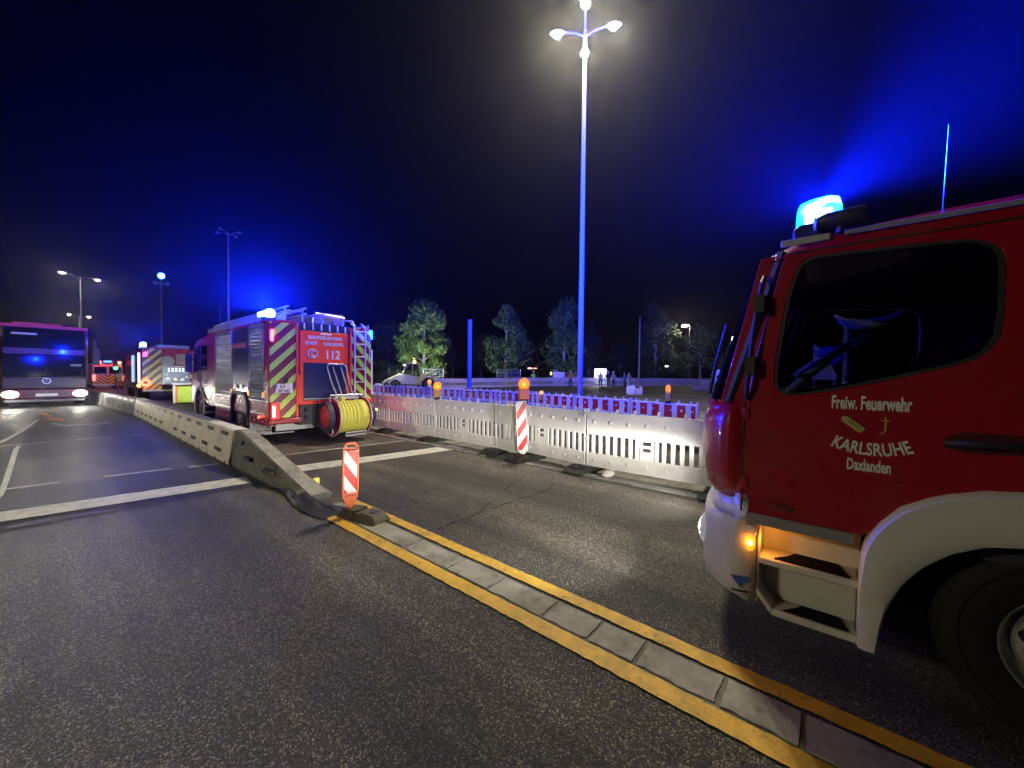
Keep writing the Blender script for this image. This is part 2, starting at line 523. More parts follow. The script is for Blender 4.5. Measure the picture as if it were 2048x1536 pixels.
WHITEP = mat('white_truck_paint', (.62, .62, .58), .3, var=.04, vs=2, coat=.4, dirt=((.32, .30, .26), 3., .25))
GREYP = mat('grey_trim', (.22, .23, .25), .45, var=.1)
DARKIN = mat('cab_interior', (.03, .03, .033), .7, var=.3)
TYRE = mat('tyre', (.012, .012, .012), .75, var=.3, vs=20, bump=.2, bs=60, spec=.25)
RIM = mat('rim_silver', (.45, .46, .46), .38, metal=.55, var=.12, vs=8, dirt=((.08, .07, .06), 7., .6))
GLASS = glass('vehicle_glass')
RETRO_R = mat('retro_red', (.55, .02, .02), .35, var=.08, vs=20)
ORANGE = mat('orange_plastic', (.85, .17, .05), .45, var=.06)
YELLOWP = mat('lamp_housing_yellow', (.70, .42, .06), .4, var=.08)
LETTER = mat('white_lettering', (.75, .75, .74), .45, var=.04)

# ------------------------------------------------------------------ ground
S = 420.
g_ = MB(); g_.add([(-S, -S, 0), (S, -S, 0), (S, S, 0), (-S, S, 0)], [(0, 1, 2, 3)])
tag(g_.build('ground', ASPH, smooth=False), 'coarse grey asphalt of the wide road junction', None, kind='structure')
def sheet(name, poly, z, mt, label=None, parent=None, kind='structure'):
    mb = MB(); mb.add([(x, y, z) for x, y in poly], [tuple(range(len(poly)))])
    o = mb.build(name, mt, parent, smooth=False)
    if label: o['label'] = label
    if kind and not parent: o['kind'] = kind
    return o
def strip(mb, pts, w, z):
    """flat ribbon along a polyline; w is one width or a list"""
    P_ = [Vector((p[0], p[1], 0)) for p in pts]; L = []; Q = []
    for i, p in enumerate(P_):
        d = (P_[min(i+1, len(P_)-1)]-P_[max(0, i-1)]).normalized(); n = Vector((-d.y, d.x, 0))
        ww = (w[i] if isinstance(w, list) else w)/2
        L.append(tuple(p+n*ww+Vector((0, 0, z)))); Q.append(tuple(p-n*ww+Vector((0, 0, z))))
    mb.grid([L, Q])
def ragged(x0, y0, x1, y1, w, z, mt, name, label, n=40, j=.012):
    n *= 2; j *= .45
    """painted line with slightly uneven edges"""
    mb = MB(); a = Vector((x0, y0)); b = Vector((x1, y1)); d = (b-a).normalized(); nn = Vector((-d.y, d.x))
    A = []; B = []
    for i in range(n+1):
        p = a.lerp(b, i/n)
        u = p+nn*(w/2+random.uniform(-j, j)); v = p-nn*(w/2+random.uniform(-j, j))
        A.append((u.x, u.y, z)); B.append((v.x, v.y, z))
    mb.grid([A, B])
    o = mb.build(name, mt, smooth=False)
    return tag(o, label, None, kind='structure')

# darker resurfaced bands across the road behind the stop lines
sheet('asphalt_patch', [(-9, 7.9), (1.95, 7.0), (2.0, 8.4), (-9, 9.35)], .004, ASPH2, 'dark smooth resurfaced asphalt band beyond the stop line')
sheet('asphalt_patch', [(2.6, 7.1), (6.2, 6.62), (6.2, 8.0), (2.6, 8.42)], .004, ASPH2, 'dark smooth asphalt band between the barrier and the white fence')
sheet('asphalt_patch', [(-9, 6.95), (2.0, 6.42), (2.0, 6.7), (-9, 7.6)], .004, ASPH2, 'narrow dark asphalt joint along the stop line')
# transverse stop lines
ragged(-8.5, 7.99, 1.92, 6.87, .47, .009, WPAINT, 'stop_line', 'broad white stop line left of the concrete barrier', 60, .008)
ragged(2.62, 7.05, 5.95, 6.56, .50, .009, WPAINT, 'stop_line', 'broad white stop line between barrier and white fence', 30, .008)
ragged(2.75, 8.44, 6.0, 8.06, .06, .009, WPAINT, 'road_line', 'thin white line along the dark patch behind the fire engine', 20, .008)
# yellow temporary lines either side of the concrete median strip
ragged(2.035, 4.75, 2.05, -2.2, .125, .009, YPAINT, 'yellow_line', 'worn yellow line on the lane side of the median strip', 90, .009)
ragged(2.475, 4.95, 2.425, -2.2, .115, .009, YPAINT, 'yellow_line', 'worn yellow line next to the parked fire engine', 90, .009)
# thin dashed guide lines in the left lane
for x0, x1, y0, y1 in ((-4.2, -3.0, 9.0, 8.95), (-2.4, -1.3, 8.9, 8.82), (-.9, .05, 8.75, 8.71), (.5, 1.28, 8.68, 8.6), (1.5, 1.9, 8.5, 8.45)):
    ragged(x0, y0, x1, y1, .075, .009, WPAINT, 'dashed_line', 'thin white dash close behind the stop line', 8, .006)
for x0, x1, y0, y1 in ((-2.6, -1.7, 13.7, 13.7), (-1.25, .0, 13.7, 13.8), (.35, .95, 13.8, 13.75), (1.15, 1.6, 13.75, 13.7)):
    ragged(x0, y0, x1, y1, .09, .009, WPAINT, 'dashed_line', 'thin white dash far behind the stop line', 8, .006)
# headlight glare on the wet seams of the left lane, painted as white ribbons
seam = [at_ground(*q) for q in ((-60, 1040), (0, 992), (14, 958), (24, 925), (32, 900), (38, 893))]
mb = MB(); strip(mb, seam, [.07, .06, .06, .065, .07, .06], .010)
tag(mb.build('seam_glare', WPAINT, smooth=False), 'headlight glare painted white along a winding seam beside the stop line', None, kind='structure')
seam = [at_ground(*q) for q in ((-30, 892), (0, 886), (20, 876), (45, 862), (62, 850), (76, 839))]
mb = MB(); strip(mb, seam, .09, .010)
tag(mb.build('seam_glare', WPAINT, smooth=False), 'headlight glare painted white along a curved seam under the oncoming bus lights', None, kind='structure')
arrow = [at_ground(*q) for q in ((72, 825), (92, 825), (108, 835), (128, 836), (127, 845), (84, 838), (100, 836))]
sheet('road_arrow', [(p.x, p.y) for p in arrow], .010, OPAINT, 'orange painted arrow in the left lane')
for q in (((104, 846), (125, 849), (125, 852), (104, 849)), ((205, 842), (222, 846), (222, 848), (205, 844)), ((125, 851), (222, 846), (222, 848), (125, 853))):
    pp = [at_ground(*k) for k in q]
    sheet('road_box', [(p.x, p.y) for p in pp], .010, WPAINT, 'faint white painted box beyond the orange arrow')
# cracks in the lane ahead of the engine
CRACK = mat('crack_tar', (.012, .012, .012), .8, var=.2)
def crack(pts, w, label):
    out = []
    for a, b in zip(pts[:-1], pts[1:]):
        a = Vector(a); b = Vector(b)
        for k in range(7):
            p = a.lerp(b, k/7)+Vector((random.uniform(-.025, .025), random.uniform(-.025, .025)))
            out.append((p.x, p.y))
    mb = MB(); strip(mb, out, [w*random.uniform(.15, 1.3) for _ in out], .005)
    tag(mb.build('road_crack', CRACK, smooth=False), label, None, kind='structure')
cq = lambda L: [tuple(at_ground(*q)[:2]) for q in L]
crack(cq([(1110, 968), (1085, 985), (1040, 998), (1000, 1012), (970, 1023), (940, 1035), (900, 1048), (868, 1062)]), .026, 'long ragged crack crossing the lane towards the fence')
crack(cq([(1045, 958), (1020, 968), (1008, 985)]), .02, 'short ragged crack near the fence feet')
crack(cq([(980, 1005), (940, 1035), (930, 1050)]), .016, 'fine branch of the long road crack')

# concrete median strip with worn slabs
med = sheet('median_strip', [(2.105, -2.3), (2.365, -2.3), (2.365, 4.85), (2.105, 4.85)], .005, CONC_D, 'strip of worn concrete slabs between the yellow lines')
y = -2.2; first = None
while y < 4.7:
    L = random.uniform(.26, .5) if y < 1.1 else random.uniform(.34, .7)
    if y > 2.6: L = random.uniform(.5, .9)
    y1 = min(y+L, 4.78)
    mb = MB(); pts = []
    a, b = 2.12, 2.352
    gp = .009 if y < 1.6 else .005
    n = 7
    jit = .014 if y < 1.6 else .006
    for k in range(n): pts.append((a+random.uniform(0, jit), y+.012+(y1-y-.024)*k/n))
    for k in range(3): pts.append((a+(b-a)*k/3, y1-gp+random.uniform(-.011, .0)))
    for k in range(n): pts.append((b-random.uniform(0, jit), y1-.012-(y1-y-.024)*k/n))
    for k in range(3): pts.append((b-(b-a)*k/3, y+gp+random.uniform(.0, .011)))
    h = random.uniform(.010, .017)
    mb.prism(pts, 2, .004, h)
    mb.build('slab', CONC, med, smooth=False)
    y = y1
# kerb stones under the fence
kerb = sheet('kerb_base', [(5.66, -3), (6.6, -3), (6.6, 14), (5.66, 14)], .0045, CONC_D, 'stained concrete apron under the white fence')
ky = -2.6
while ky < 13:
    mb = MB(); xx = 5.60+random.uniform(-.01, .01)
    if not (3.45 < ky < 5.2):
        mb.prism([(xx, ky+.006), (xx+.13, ky+.006), (xx+.13, ky+.99), (xx, ky+.99)], 2, .003, .028+random.uniform(-.004, .004))
        mb.build('kerb_stone', CONC, kerb, bevel=.006, smooth=False)
    ky += 1.0

# building site beyond the fences: gravel rising gently
mb = MB(); rows = []
for i in range(15):
    X = 12.0+i*9.
    z = .012+.38*min(1, max(0, (X-14)/22.))
    rows.append([(X, -70+j*10., z+random.uniform(-.03, .03)*(i > 1)) for j in range(17)])
mb.grid(rows)
tag(mb.build('site_ground', SITE), 'pale gravel ground of the building site behind the fences', None, kind='structure')
def site_z(X): return .012+.38*min(1, max(0, (X-14)/22.))

# ------------------------------------------------------------------ concrete barrier
def barrier_block(p0, p1, mt, label, slots=True):
    p0 = Vector((p0[0], p0[1], 0)); p1 = Vector((p1[0], p1[1], 0)); d = p1-p0; L = d.length
    t = thing('barrier_block', label, 'barrier', p0, math.atan2(d.y, d.x)-PI/2, 'concrete barrier blocks between the lanes')
    # local y runs along the block, local x across it (left face towards -x)
    prof = [(-.20, .0), (-.20, .10), (-.185, .13), (-.125, .60), (-.10, .62), (.10, .62), (.125, .60), (.185, .13), (.20, .10), (.20, .0)]
    mb = MB()
    pp = [(z, x) for x, z in prof]
    # slots and notches are black pieces on the face, shade put into colour
    mb.prism(pp, 1, .012, L-.012)
    body = mb.build('body', mt, t, bevel=.008)
    if slots:
        n = int(L/.86)
        for row, zc in ((0, .52), (1, .185)):
            for k in range(n):
                yc = .5+k*(L-1.)/(n-1) + (.3 if row else 0)
                if yc > L-.3: continue
                xs = -.125-(.60-zc)*.06/.47
                pk = MB()
                pk.box(xs-.012, xs+.05, yc-.2, yc+.2, zc-.034, zc+.034)
                pk.build('lifting_slot', BLACK, body, bevel=.004)
                bar = MB(); bar.box(xs-.018, xs+.02, yc-.05, yc-.02, zc-.03, zc+.03)
                bar.build('slot_bar', CONC_D, body)  # bar darker than the block: shade inside the slot as colour
        ft = MB()
        k = 0
        while k*.62+.3 < L:
            ft.prism([(k*.62+.2, .0), (k*.62+.32, .0), (k*.62+.26, .055)], 0, -.207, -.19)
            k += 1
        ft.build('foot_notches', BLACK, body, kind='stuff')
    return t
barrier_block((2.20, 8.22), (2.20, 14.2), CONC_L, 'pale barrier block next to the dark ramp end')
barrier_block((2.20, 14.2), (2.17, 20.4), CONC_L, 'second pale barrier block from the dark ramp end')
barrier_block((2.16, 20.45), (1.70, 26.4), CONC_D, 'barrier block coloured dark for its unlit side where the row begins to bend left')  # shade on the bend is put into the darker concrete of both blocks
barrier_block((1.69, 26.45), (.9, 32.3), CONC_D, 'barrier block coloured dark for its unlit side furthest along the bend')
# sloping end piece
t = thing('barrier_ramp', 'dark stained concrete ramp end of the barrier sloping to the road', 'barrier', (2.23, 8.2, 0))
mb = MB()
rows = []
for k in range(13):
    s = k/12; yy = -.01-3.05*s
    h = .62-.1*s if s < .08 else .612-(s-.08)/.92*.55
    h = max(h, .07)
    wb = .20-.02*s; wt = .10+.0*s
    zz = h
    rows.append([(-wb, yy, 0), (-wb, yy, min(.1, zz*.6)), (-.125, yy, zz-.02), (-.10, yy, zz), (.10, yy, zz), (.125, yy, zz-.02), (wb, yy, min(.1, zz*.6)), (wb, yy, 0)])
mb.grid(rows)
mb.add(rows[0], [tuple(range(8))]); mb.add(rows[-1], [tuple(range(7, -1, -1))])
body = mb.build('body', CONC_D, t)
mb = MB(); mb.box(-.255+.03, -.15, -1.05, -.72, .22, .27); mb.build('lifting_slot', BLACK, body)  # black boxes stand for the shade inside the ramp slots
mb = MB(); mb.box(-.225, -.15, -1.98, -1.62, .16, .205); mb.build('lifting_slot', BLACK, body)
mb = MB(); mb.box(-.205, -.10, -.5, -.44, .42, .48); mb.build('bracket', BLACK, body)
topm = MB()
r2 = [[(-.098, r[3][1], r[3][2]+.004), (.098, r[4][1], r[4][2]+.004)] for r in rows]
topm.grid(r2); topm.build('top_face', CONC, body)

# ------------------------------------------------------------------ street lamps
def street_lamp(loc, H, label, lit=0., lens=30., arm=.92, rz=0., rad=.08, group='tall four-armed street lamps', haze=True, heads=4):
    t = thing('street_lamp', label, 'street lamp', loc, rz, group)
    mb = MB(); mb.tube([(0, 0, 0), (0, 0, .9), (0, 0, .92), (0, 0, H*.5), (0, 0, H-.25)], [rad*1.5, rad*1.45, rad*1.12, rad*.95, rad*.62], 16)
    mb.cyl((0, 0, 0), (0, 0, .03), rad*2.2)
    mb.build('pole', POLE, t)
    mb = MB(); mb.cyl((0, 0, H-.3), (0, 0, H), rad*.75, rad*.6); mb.sphere((0, 0, H), rad*.65); mb.build('pole_cap', POLE, t)
    on = emit('street_lamp_lens_lit', (1., .84, .48), lens) if lit else mat('street_lamp_lens_dark', (.5, .5, .48), .25)
    for k in range(heads):
        a = k*2*PI/heads
        c, s = math.cos(a), math.sin(a)
        mb = MB(); mb.tube([(0, 0, H-.2), (c*.3*arm, s*.3*arm, H-.06), (c*.7*arm, s*.7*arm, H+.03)], [.035, .03, .028], 8)
        mb.build('arm', POLE, t)
        # leaf shaped head
        hx = [(.70, .04), (.82, .10), (.95, .13), (1.10, .11), (1.22, .03)]
        rows = []
        for rr, w in hx:
            q = rr*arm
            ring = []
            for i in range(9):
                u = PI*i/8
                lx = w*math.cos(u); lz = .085*math.sin(u)*min(1, w/.1)
                ring.append((c*q-s*lx, s*q+c*lx, H+.03+lz))
            rows.append(ring)
        mb = MB(); mb.grid(rows); mb.add(rows[0], [tuple(range(9))]); mb.add(rows[-1], [tuple(range(8, -1, -1))])
        hd = mb.build('lamp_head', POLE, t)
        mb = MB(); pr = []
        for rr, w in hx[1:-1]:
            pr.append([(c*rr*arm-s*w*.8*e, s*rr*arm+c*w*.8*e, H+.018-.03*(1-e*e)) for e in (-1, -.5, 0, .5, 1)])
        mb.grid(pr)
        mb.lathe([(.0, -.11), (.07, -.095), (.115, -.05), (.125, .0)], (c*.96*arm, s*.96*arm, H+.02), 2, 14)
        mb.build('lens', on, hd)
        if lit:
            lamp('SPOT', 'lamp_light', t, (c*.96*arm, s*.96*arm, H-.12), lit, LAMPW, .12, R(178), .14, (c*.12, s*.12, -1))
    return t
PA = math.atan2(6.35, 11.0)
street_lamp((11.0, 6.35, 0), 12.62, 'tall four-armed lamp post shining over the fences', lit=1900., rz=PA, lens=70.)
street_lamp((9.35, 38.2, 0), 13.0, 'tall unlit four-armed lamp post behind the red fire engine', rz=PA+.2)
fl = street_lamp((9.2, 67., 0), 13.0, 'tall lamp post with a small blue light on top', rz=PA+.1)
mb = MB(); mb.sphere((0, 0, 14.0), .34, 12, 8); mb.build('blue_light', emit('far_blue', (.05, .35, 1.), 30.), fl)
mb = MB(); mb.cyl((0, 0, 12.9), (0, 0, 13.8), .05); mb.build('light_stem', POLE, fl)
lamp('POINT', 'blue_lamp', fl, (0, 0, 14.5), 600., BLUE, .3)
street_lamp((2.4, 72.5, 0), 13.4, 'lit lamp post standing beyond the oncoming bus', lit=900., rz=.6, arm=1.9, lens=40., heads=2)
street_lamp((3.6, 116, 0), 12.6, 'far lit lamp post low above the oncoming bus', lit=900., rz=.6, arm=1.7, lens=40., heads=2)
street_lamp((-16., 14., 0), 8.6, 'shorter lit four-armed lamp post added out of view on the far left roadside', lit=1250., rz=.4, lens=60.)  # post added out of view to light the barrier and near cab
# ------------------------------------------------------------------ site fence panels
def fence_panel(p0, p1, label, kind='plain', tilt=0., group=None, z0=.0, short=False, detail=True):
    p0 = Vector((p0[0], p0[1], z0)); p1 = Vector((p1[0], p1[1], z0)); d = p1-p0; L = d.length
    t = thing('site_fence', label, 'fence', p0, math.atan2(d.y, d.x), group)
    # local x along the panel; the face towards the road is the side given by FS
    T = .018
    def lean(o):
        o.rotation_euler = (tilt, 0, 0); return o
    mb = MB()
    zt0, zt1 = (.66, 1.03)
    top = mb.prism([(zt0-.0, .05), (zt0-.0, L-.05), (zt1, L-.05), (zt1, .05)][::1], 1, -T, T) if False else mb.box(.03, L-.03, -T, T, zt0, zt1)
    mb.box(.03, L-.03, -T-.008, T+.008, zt0-.012, zt0+.016); mb.box(.03, L-.03, -T-.010, T+.010, zt1-.02, zt1+.006)
    tb = lean(mb.build('top_band', WPLAST2, t, bevel=.006))
    mb = MB(); mb.box(.03, L-.03, -T, T, .105, .325); mb.box(.03, L-.03, -T-.009, T+.009, .305, .33); mb.box(.03, L-.03, -T-.009, T+.009, .1, .125)
    bb = lean(mb.build('bottom_band', WPLAST, t, bevel=.005))
    # end posts
    for x in (.015, L-.015):
        mb = MB(); mb.cyl((x, 0, .03), (x, 0, 1.09), .021, n=10); mb.box(x-.014, x+.014, -.03, .03, .55, .6)
        lean(mb.build('post', WPLAST, t))
    n = max(3, int(round((L-.12)/.128)))
    bars = MB()
    mid = n//2
    for k in range(n):
        x = .06+(L-.12)*(k+.5)/n
        if not short and k == mid and kind != 'far':
            mb = MB(); w = .105
            mb.prism([(z, xx) for xx, z in ((x-w, .33), (x+w, .33), (x+w, .65), (x-w, .65))], 1, -T*.8, T*.8,
                     holes=[[(z, xx) for xx, z in ((x-w*.65, .46), (x+w*.65, .46), (x+w*.65, .52), (x-w*.65, .52))],
                            [(z, xx) for xx, z in ((x-w*.65, .56), (x+w*.65, .56), (x+w*.65, .62), (x-w*.65, .62))]])
            lean(mb.build('centre_plate', WPLAST, t))
            continue
        if not short and abs(k-mid) == 1 and kind != 'far':
            x += .022*(1 if k > mid else -1)
        tgt = bars if kind == 'far' else MB()
        tgt.box(x-.030, x+.030, -T*.75, T*.75, .33, .66)
        if kind != 'far':
            lean(tgt.build('bar', WPLAST, t, bevel=.004))
    if kind == 'far': bars.build('bars', WPLAST, t, kind='stuff')
    # round studs and the plug-in pegs on the top edge
    if detail:
        st = MB()
        m_ = 7 if not short else 2
        for k in range(m_):
            x = L*(k+.5)/m_
            for sd in (-1, 1):
                st.sphere((x, sd*T, .87), .031, 8, 6); st.sphere((x, sd*T, .215), .021, 8, 6)
        lean(st.build('studs', WPLAST2, t, kind='stuff'))
    pg = MB()
    m_ = 6 if not short else 2
    for k in range(m_):
        x = L*(k+.5)/m_+random.uniform(-.05, .05)
        pg.box(x-.021, x+.021, -.014, .014, 1.03, 1.105)
    lean(pg.build('pegs', WPLAST2, t, kind='stuff'))
    if kind == 'red':
        m_ = 5
        for k in range(m_+1):
            xc = .06+(L-.12)*k/m_; w = .105
            a, b = max(.06, xc-w), min(L-.06, xc+w)
            for sd in (-1, 1):
                mb = MB(); mb.box(a, b, sd*T, sd*(T+.004), .70, .99)
                lean(mb.build('red_reflector', RETRO_R, t))
        for k in range(m_):
            xc = .06+(L-.12)*(k+.5)/m_; w = (L-.12)/m_/2-.105
            mb = MB(); mb.box(xc-w, xc+w, -T-.003, T+.003, .70, .99)
            lean(mb.build('white_reflector', WPLAST2, t))
    return t
GF = 'white fence panels along the coned-off lane'
f1 = [((6.2, 13.85), (6.2, 11.8), 'white fence panel beside the far side of the red fire engine'),
      ((6.2, 11.77), (6.14, 9.72), 'white fence panel next to the tail lights of the red fire engine'),
      ((6.14, 9.69), (6.12, 7.63), 'white fence panel with a yellow lamp above its end'),
      ((6.12, 7.6), (6.05, 5.5), 'white fence panel left of the overlapped short one'),
      ((6.26, 5.40), (5.97, 3.32), 'white fence panel directly behind the lamp-topped striped board'),
      ((5.96, 3.29), (6.0, 1.2), 'white fence panel between the bent joint post and the engine bonnet'),
      ((6.0, 1.17), (5.98, -.9), 'white fence panel hidden behind the parked fire engine')]
for a, b, lb in f1: fence_panel(a, b, lb, group=GF)
fence_panel((6.04, 5.48), (6.0, 4.84), 'short grey white fence piece overlapping the next panel', tilt=.05, short=True, group=GF)
GR = 'fence panels with red and white reflective bands'
f2p = [(9.2, 2.3), (9.72, 4.1), (10.28, 6.1), (10.85, 8.12), (11.2, 10.2), (11.2, 12.3), (11.12, 14.4), (11.08, 16.5), (11.05, 18.6), (11.0, 20.7)]
f2l = ['end fence panel of the red and white row nearest the engine windscreen', 'red and white fence panel in front of the tall lamp post',
       'red and white fence panel left of the tall lamp post base', 'red and white fence panel behind the lamp-topped striped board',
       'red and white fence panel in front of the short thick pole', 'red and white fence panel just past the short thick pole',
       'red and white fence panel with a small yellow lamp on it', 'red and white fence panel second from the fire engine ladder',
       'red and white fence panel at the far end by the fire engine ladder']
for i in range(len(f2p)-1):
    a = Vector(f2p[i]); b = Vector(f2p[i+1]); d = (b-a).normalized()*.02
    fence_panel(a+d, b-d, f2l[i], 'red', group=GR)
# far row on the other side of the site
GFF = 'far fence panels across the building site'
path = [Vector((20.8, 33.2)), Vector((30.5, 26.8)), Vector((37., 24.6)), Vector((46., 19.4)), Vector((62, 13.))]
seglen = 2.12; pts = []; cur = path[0].copy(); pts.append(cur.copy())
for q in path[1:]:
    while (q-cur).length > seglen:
        cur = cur+(q-cur).normalized()*seglen; pts.append(cur.copy())
proto = None
for i in range(len(pts)-1):
    a, b = pts[i], pts[i+1]
    if proto is None:
        proto = fence_panel(a, b, 'white fence panel in the distant row across the building site', 'far', group=GFF, z0=site_z(a.x), detail=False); o = proto
    else: o = copy_tree(proto)
    d = b-a
    o.location = (a.x, a.y, site_z(a.x)+random.uniform(-.02, .02)); o.rotation_euler = (random.uniform(-.03, .03), 0, math.atan2(d.y, d.x))
# rubber feet
def fence_foot(x, y, rz, label, L=.78, mt=RUBBER):
    t = thing('rubber_ballast', label, 'fence foot', (x, y, .006), rz, 'rubber feet under the fence joints')
    mb = MB(); rows = []
    for xx, h in ((-L/2, .03), (-L/2+.1, .085), (-.07, .11), (-.07, .085), (.07, .085), (.07, .11), (L/2-.1, .085), (L/2, .03)):
        rows.append([(xx, -.19, 0), (xx, -.165, h), (xx, .165, h), (xx, .19, 0)])
    mb.grid(rows); mb.add(rows[0], [(0, 1, 2, 3)]); mb.add(rows[-1], [(3, 2, 1, 0)])
    mb.add([(r[0][0], r[0][1], 0) for r in rows]+[(r[3][0], r[3][1], 0) for r in rows][::-1], [tuple(range(16))])
    mb.build('block', mt, t)
    for s in (-1, 1):
        mb = MB(); mb.box(s*L*.3-.05, s*L*.3+.05, -.03, .03, .07, .102); mb.build('grip_hole', BLACK, t)
    return t
for x, y, rz, lb in ((6.17, 9.7, .1, 'dark rubber foot under the fence joint beside the fire engine'),
                     (6.1, 7.62, -.15, 'dark rubber foot under the fence joint nearest the dark patch'),
                     (6.02, 5.5, .25, 'dark rubber foot under the overlapped fence joint'),
                     (5.95, 4.62, -.12, 'grey rubber foot under the lamp-topped striped board'),
                     (5.93, 3.31, -.1, 'dark rubber foot under the bent joint post'),
                     (5.98, 1.2, .05, 'long dark rubber foot beside the engine bumper'),
                     (6.18, 11.8, .0, 'dark rubber foot hidden beside the fire engine')):
    fence_foot(x, y, rz, lb, .95 if 'long' in lb else .8)
for i in range(len(f2p)):
    if i < 5: fence_foot(f2p[i][0], f2p[i][1], 1.2, 'rubber foot behind the white fence under the red and white row joint')
mb = MB(); mb.sphere((0, 0, .05), .11, 9, 6, (1.6, .8, .5)); mb.sphere((.14, .03, .05), .07, 8, 6, (1, 1, .7))
tag(mb.build('stone', CONC_L), 'pale broken stone lying beside the bent joint foot', 'stone').location = (5.83, 2.82, .0)
# slipped joint clamp on the near row
t = thing('fence_clamp', 'white plastic clamp hanging off the bent fence joint', 'clamp', (5.93, 3.3, .93))
mb = MB(); mb.tube([(0, .03, .1), (-.02, 0, .09), (-.02, -.08, .02), (-.01, -.2, -.03)], .016, 8); mb.build('hook', WPLAST, t)
mb = MB(); mb.cyl((0, .02, .02), (0, .02, .14), .026); mb.build('collar', WPLAST, t)

# ------------------------------------------------------------------ lamp-topped warning lights
AMB = clear_lens('amber_lens', (1., .58, .05), (1., .50, .02), .4, .62)
AMB_HOT = emit('amber_bulb', (1., .62, .12), 7.)
def warning_lamp(x, y, z, label, s=1., rz=0., body=YELLOWP, e=3., side=1):
    t = thing('warning_lamp', label, 'warning lamp', (x, y, z), rz, 'yellow warning lamps on the fences')
    mb = MB(); mb.prism([(-.075*s, 0), (.075*s, 0), (.085*s, .17*s), (-.085*s, .17*s)], 0, -.045*s, .045*s)
    mb.build('housing', body, t, bevel=.012*s)
    mb = MB(); mb.box(-.05*s, .05*s, -.06*s, .06*s, -.05*s, .01*s); mb.build('mount', BLACK, t, bevel=.006)
    # double-sided round lens with rim
    ln = MB(); ln.lathe([(.0, -.05*s), (.06*s, -.045*s), (.088*s, -.02*s), (.088*s, .02*s), (.06*s, .045*s), (.0, .05*s)], (0, 0, .24*s), 0, 18)
    l = ln.build('lens', AMB, t)
    mb = MB(); mb.torus((0, 0, .24*s), .09*s, .012*s, Matrix.Rotation(PI/2, 3, 'Y'), 20, 6); mb.build('lens_rim', body, l)
    mb = MB(); mb.sphere((0, .0, .23*s), .02*s, 8, 6); mb.build('bulb', AMB_HOT, l)
    lamp('POINT', 'amber_light', t, (-.0, 0, .24*s), e, (1., .42, .03), .03)
    return t
p = at_ground(887, 788, 1.02); 
warning_lamp(6.13, 7.55, 1.08, 'yellow warning lamp on the white fence left of the short thick pole', 1.15, .86, e=1.2)
warning_lamp(11.14, 14.3, 1.05, 'small yellow warning lamp on the red and white row', 1.1, .95, e=1.5)
warning_lamp(9.42, 3.05, 1.08, 'narrow yellow warning lamp seen edge-on beside the gravel', 1.15, 1.80, e=1.5, body=YELLOWP)
warning_lamp(10.72, 7.68, .80, 'yellow warning lamp glowing through behind the striped board', 1.0, .4, e=1.5)
# striped board with a big orange lamp
SB_RW = stripes('board_stripes', 0, -1.0, .34, .5, (.80, .80, .79), (.62, .025, .022), offset=.05)
SB_RW2 = stripes('board_stripes_right', 0, 1.0, .30, .5, (.62, .025, .022), (.84, .84, .83), offset=.02)
t = thing('striped_board', 'tall red and white striped board topped by an orange lamp', 'warning board', (5.94, 4.68, .09), R(-52))
mb = MB(); mb.box(-.13, .13, -.012, .012, .10, 1.05); mb.build('board', SB_RW, t)
mb = MB()
mb.box(-.145, -.13, -.02, .02, .10, 1.06); mb.box(.13, .145, -.02, .02, .10, 1.06); mb.box(-.13, .13, -.02, .02, 1.05, 1.065); mb.build('board_frame', WPLAST, t)
mb = MB(); mb.prism([(.10, -.145), (.10, .145), (.02, .05), (.02, -.05)], 1, -.02, .02); mb.box(-.03, .03, -.025, .025, -.08, .03); mb.build('shoe', WPLAST2, t)
t.rotation_euler = (R(3), R(-4), R(-40)); t.scale = (.74, 1, 1)
ow = warning_lamp(5.965, 4.70, 1.17, 'big orange warning lamp on top of the striped board', 1.28, R(50), ORANGE, 1.6)

# ------------------------------------------------------------------ delineator at the barrier end
t = thing('delineator', 'small red and white delineator in an orange frame at the barrier ramp', 'warning board', (2.20, 4.28, .10), R(-14))
OUT = [(-.115, .12), (-.125, .2), (-.125, .66), (-.105, .72), (-.06, .755), (.06, .755), (.105, .72), (.125, .66), (.125, .2), (.115, .12), (.05, .02), (-.05, .02)]
IN = [(-.10, .17), (-.10, .66), (.10, .66), (.10, .17)]
SLOT = [(-.07, .69), (.07, .69), (.06, .725), (-.06, .725)]
mb = MB(); mb.prism([(z, x) for x, z in OUT], 1, -.02, .02, holes=[[(z, x) for x, z in IN], [(z, x) for x, z in SLOT]])
fr = mb.build('frame', ORANGE, t, bevel=.004)
mb = MB(); mb.box(-.1, .1, -.012, .012, .17, .66); mb.build('striped_face', SB_RW2, t)
mb = MB()
for k in range(5): mb.box(-.08+k*.036, -.064+k*.036, -.024, -.018, .135, .15)
mb.build('rib_holes', BLACK, fr)
mb = MB(); mb.box(-.03, .03, -.03, .03, -.09, .03); mb.build('tenon', ORANGE, t)
t.rotation_euler = (R(-2), R(1.5), R(-14)); t.scale = (.72, 1, 1)
t = thing('rubber_ballast', 'dirty rubber base block under the small delineator', 'fence foot', (2.26, 4.08, .012), R(-80))
mb = MB(); rows = []
for xx, h in ((-.30, .03), (-.25, .085), (-.05, .1), (-.05, .075), (.05, .075), (.05, .1), (.25, .085), (.30, .03)):
    rows.append([(xx, -.13, 0), (xx, -.09, h), (xx, .09, h), (xx, .13, 0)])
mb.grid(rows); mb.add(rows[0], [(0, 1, 2, 3)]); mb.add(rows[-1], [(3, 2, 1, 0)])
mb.build('block', mat('dusty_rubber', (.10, .09, .06), .85, var=.4, vs=7, bump=.4, bs=50), t, bevel=.01)
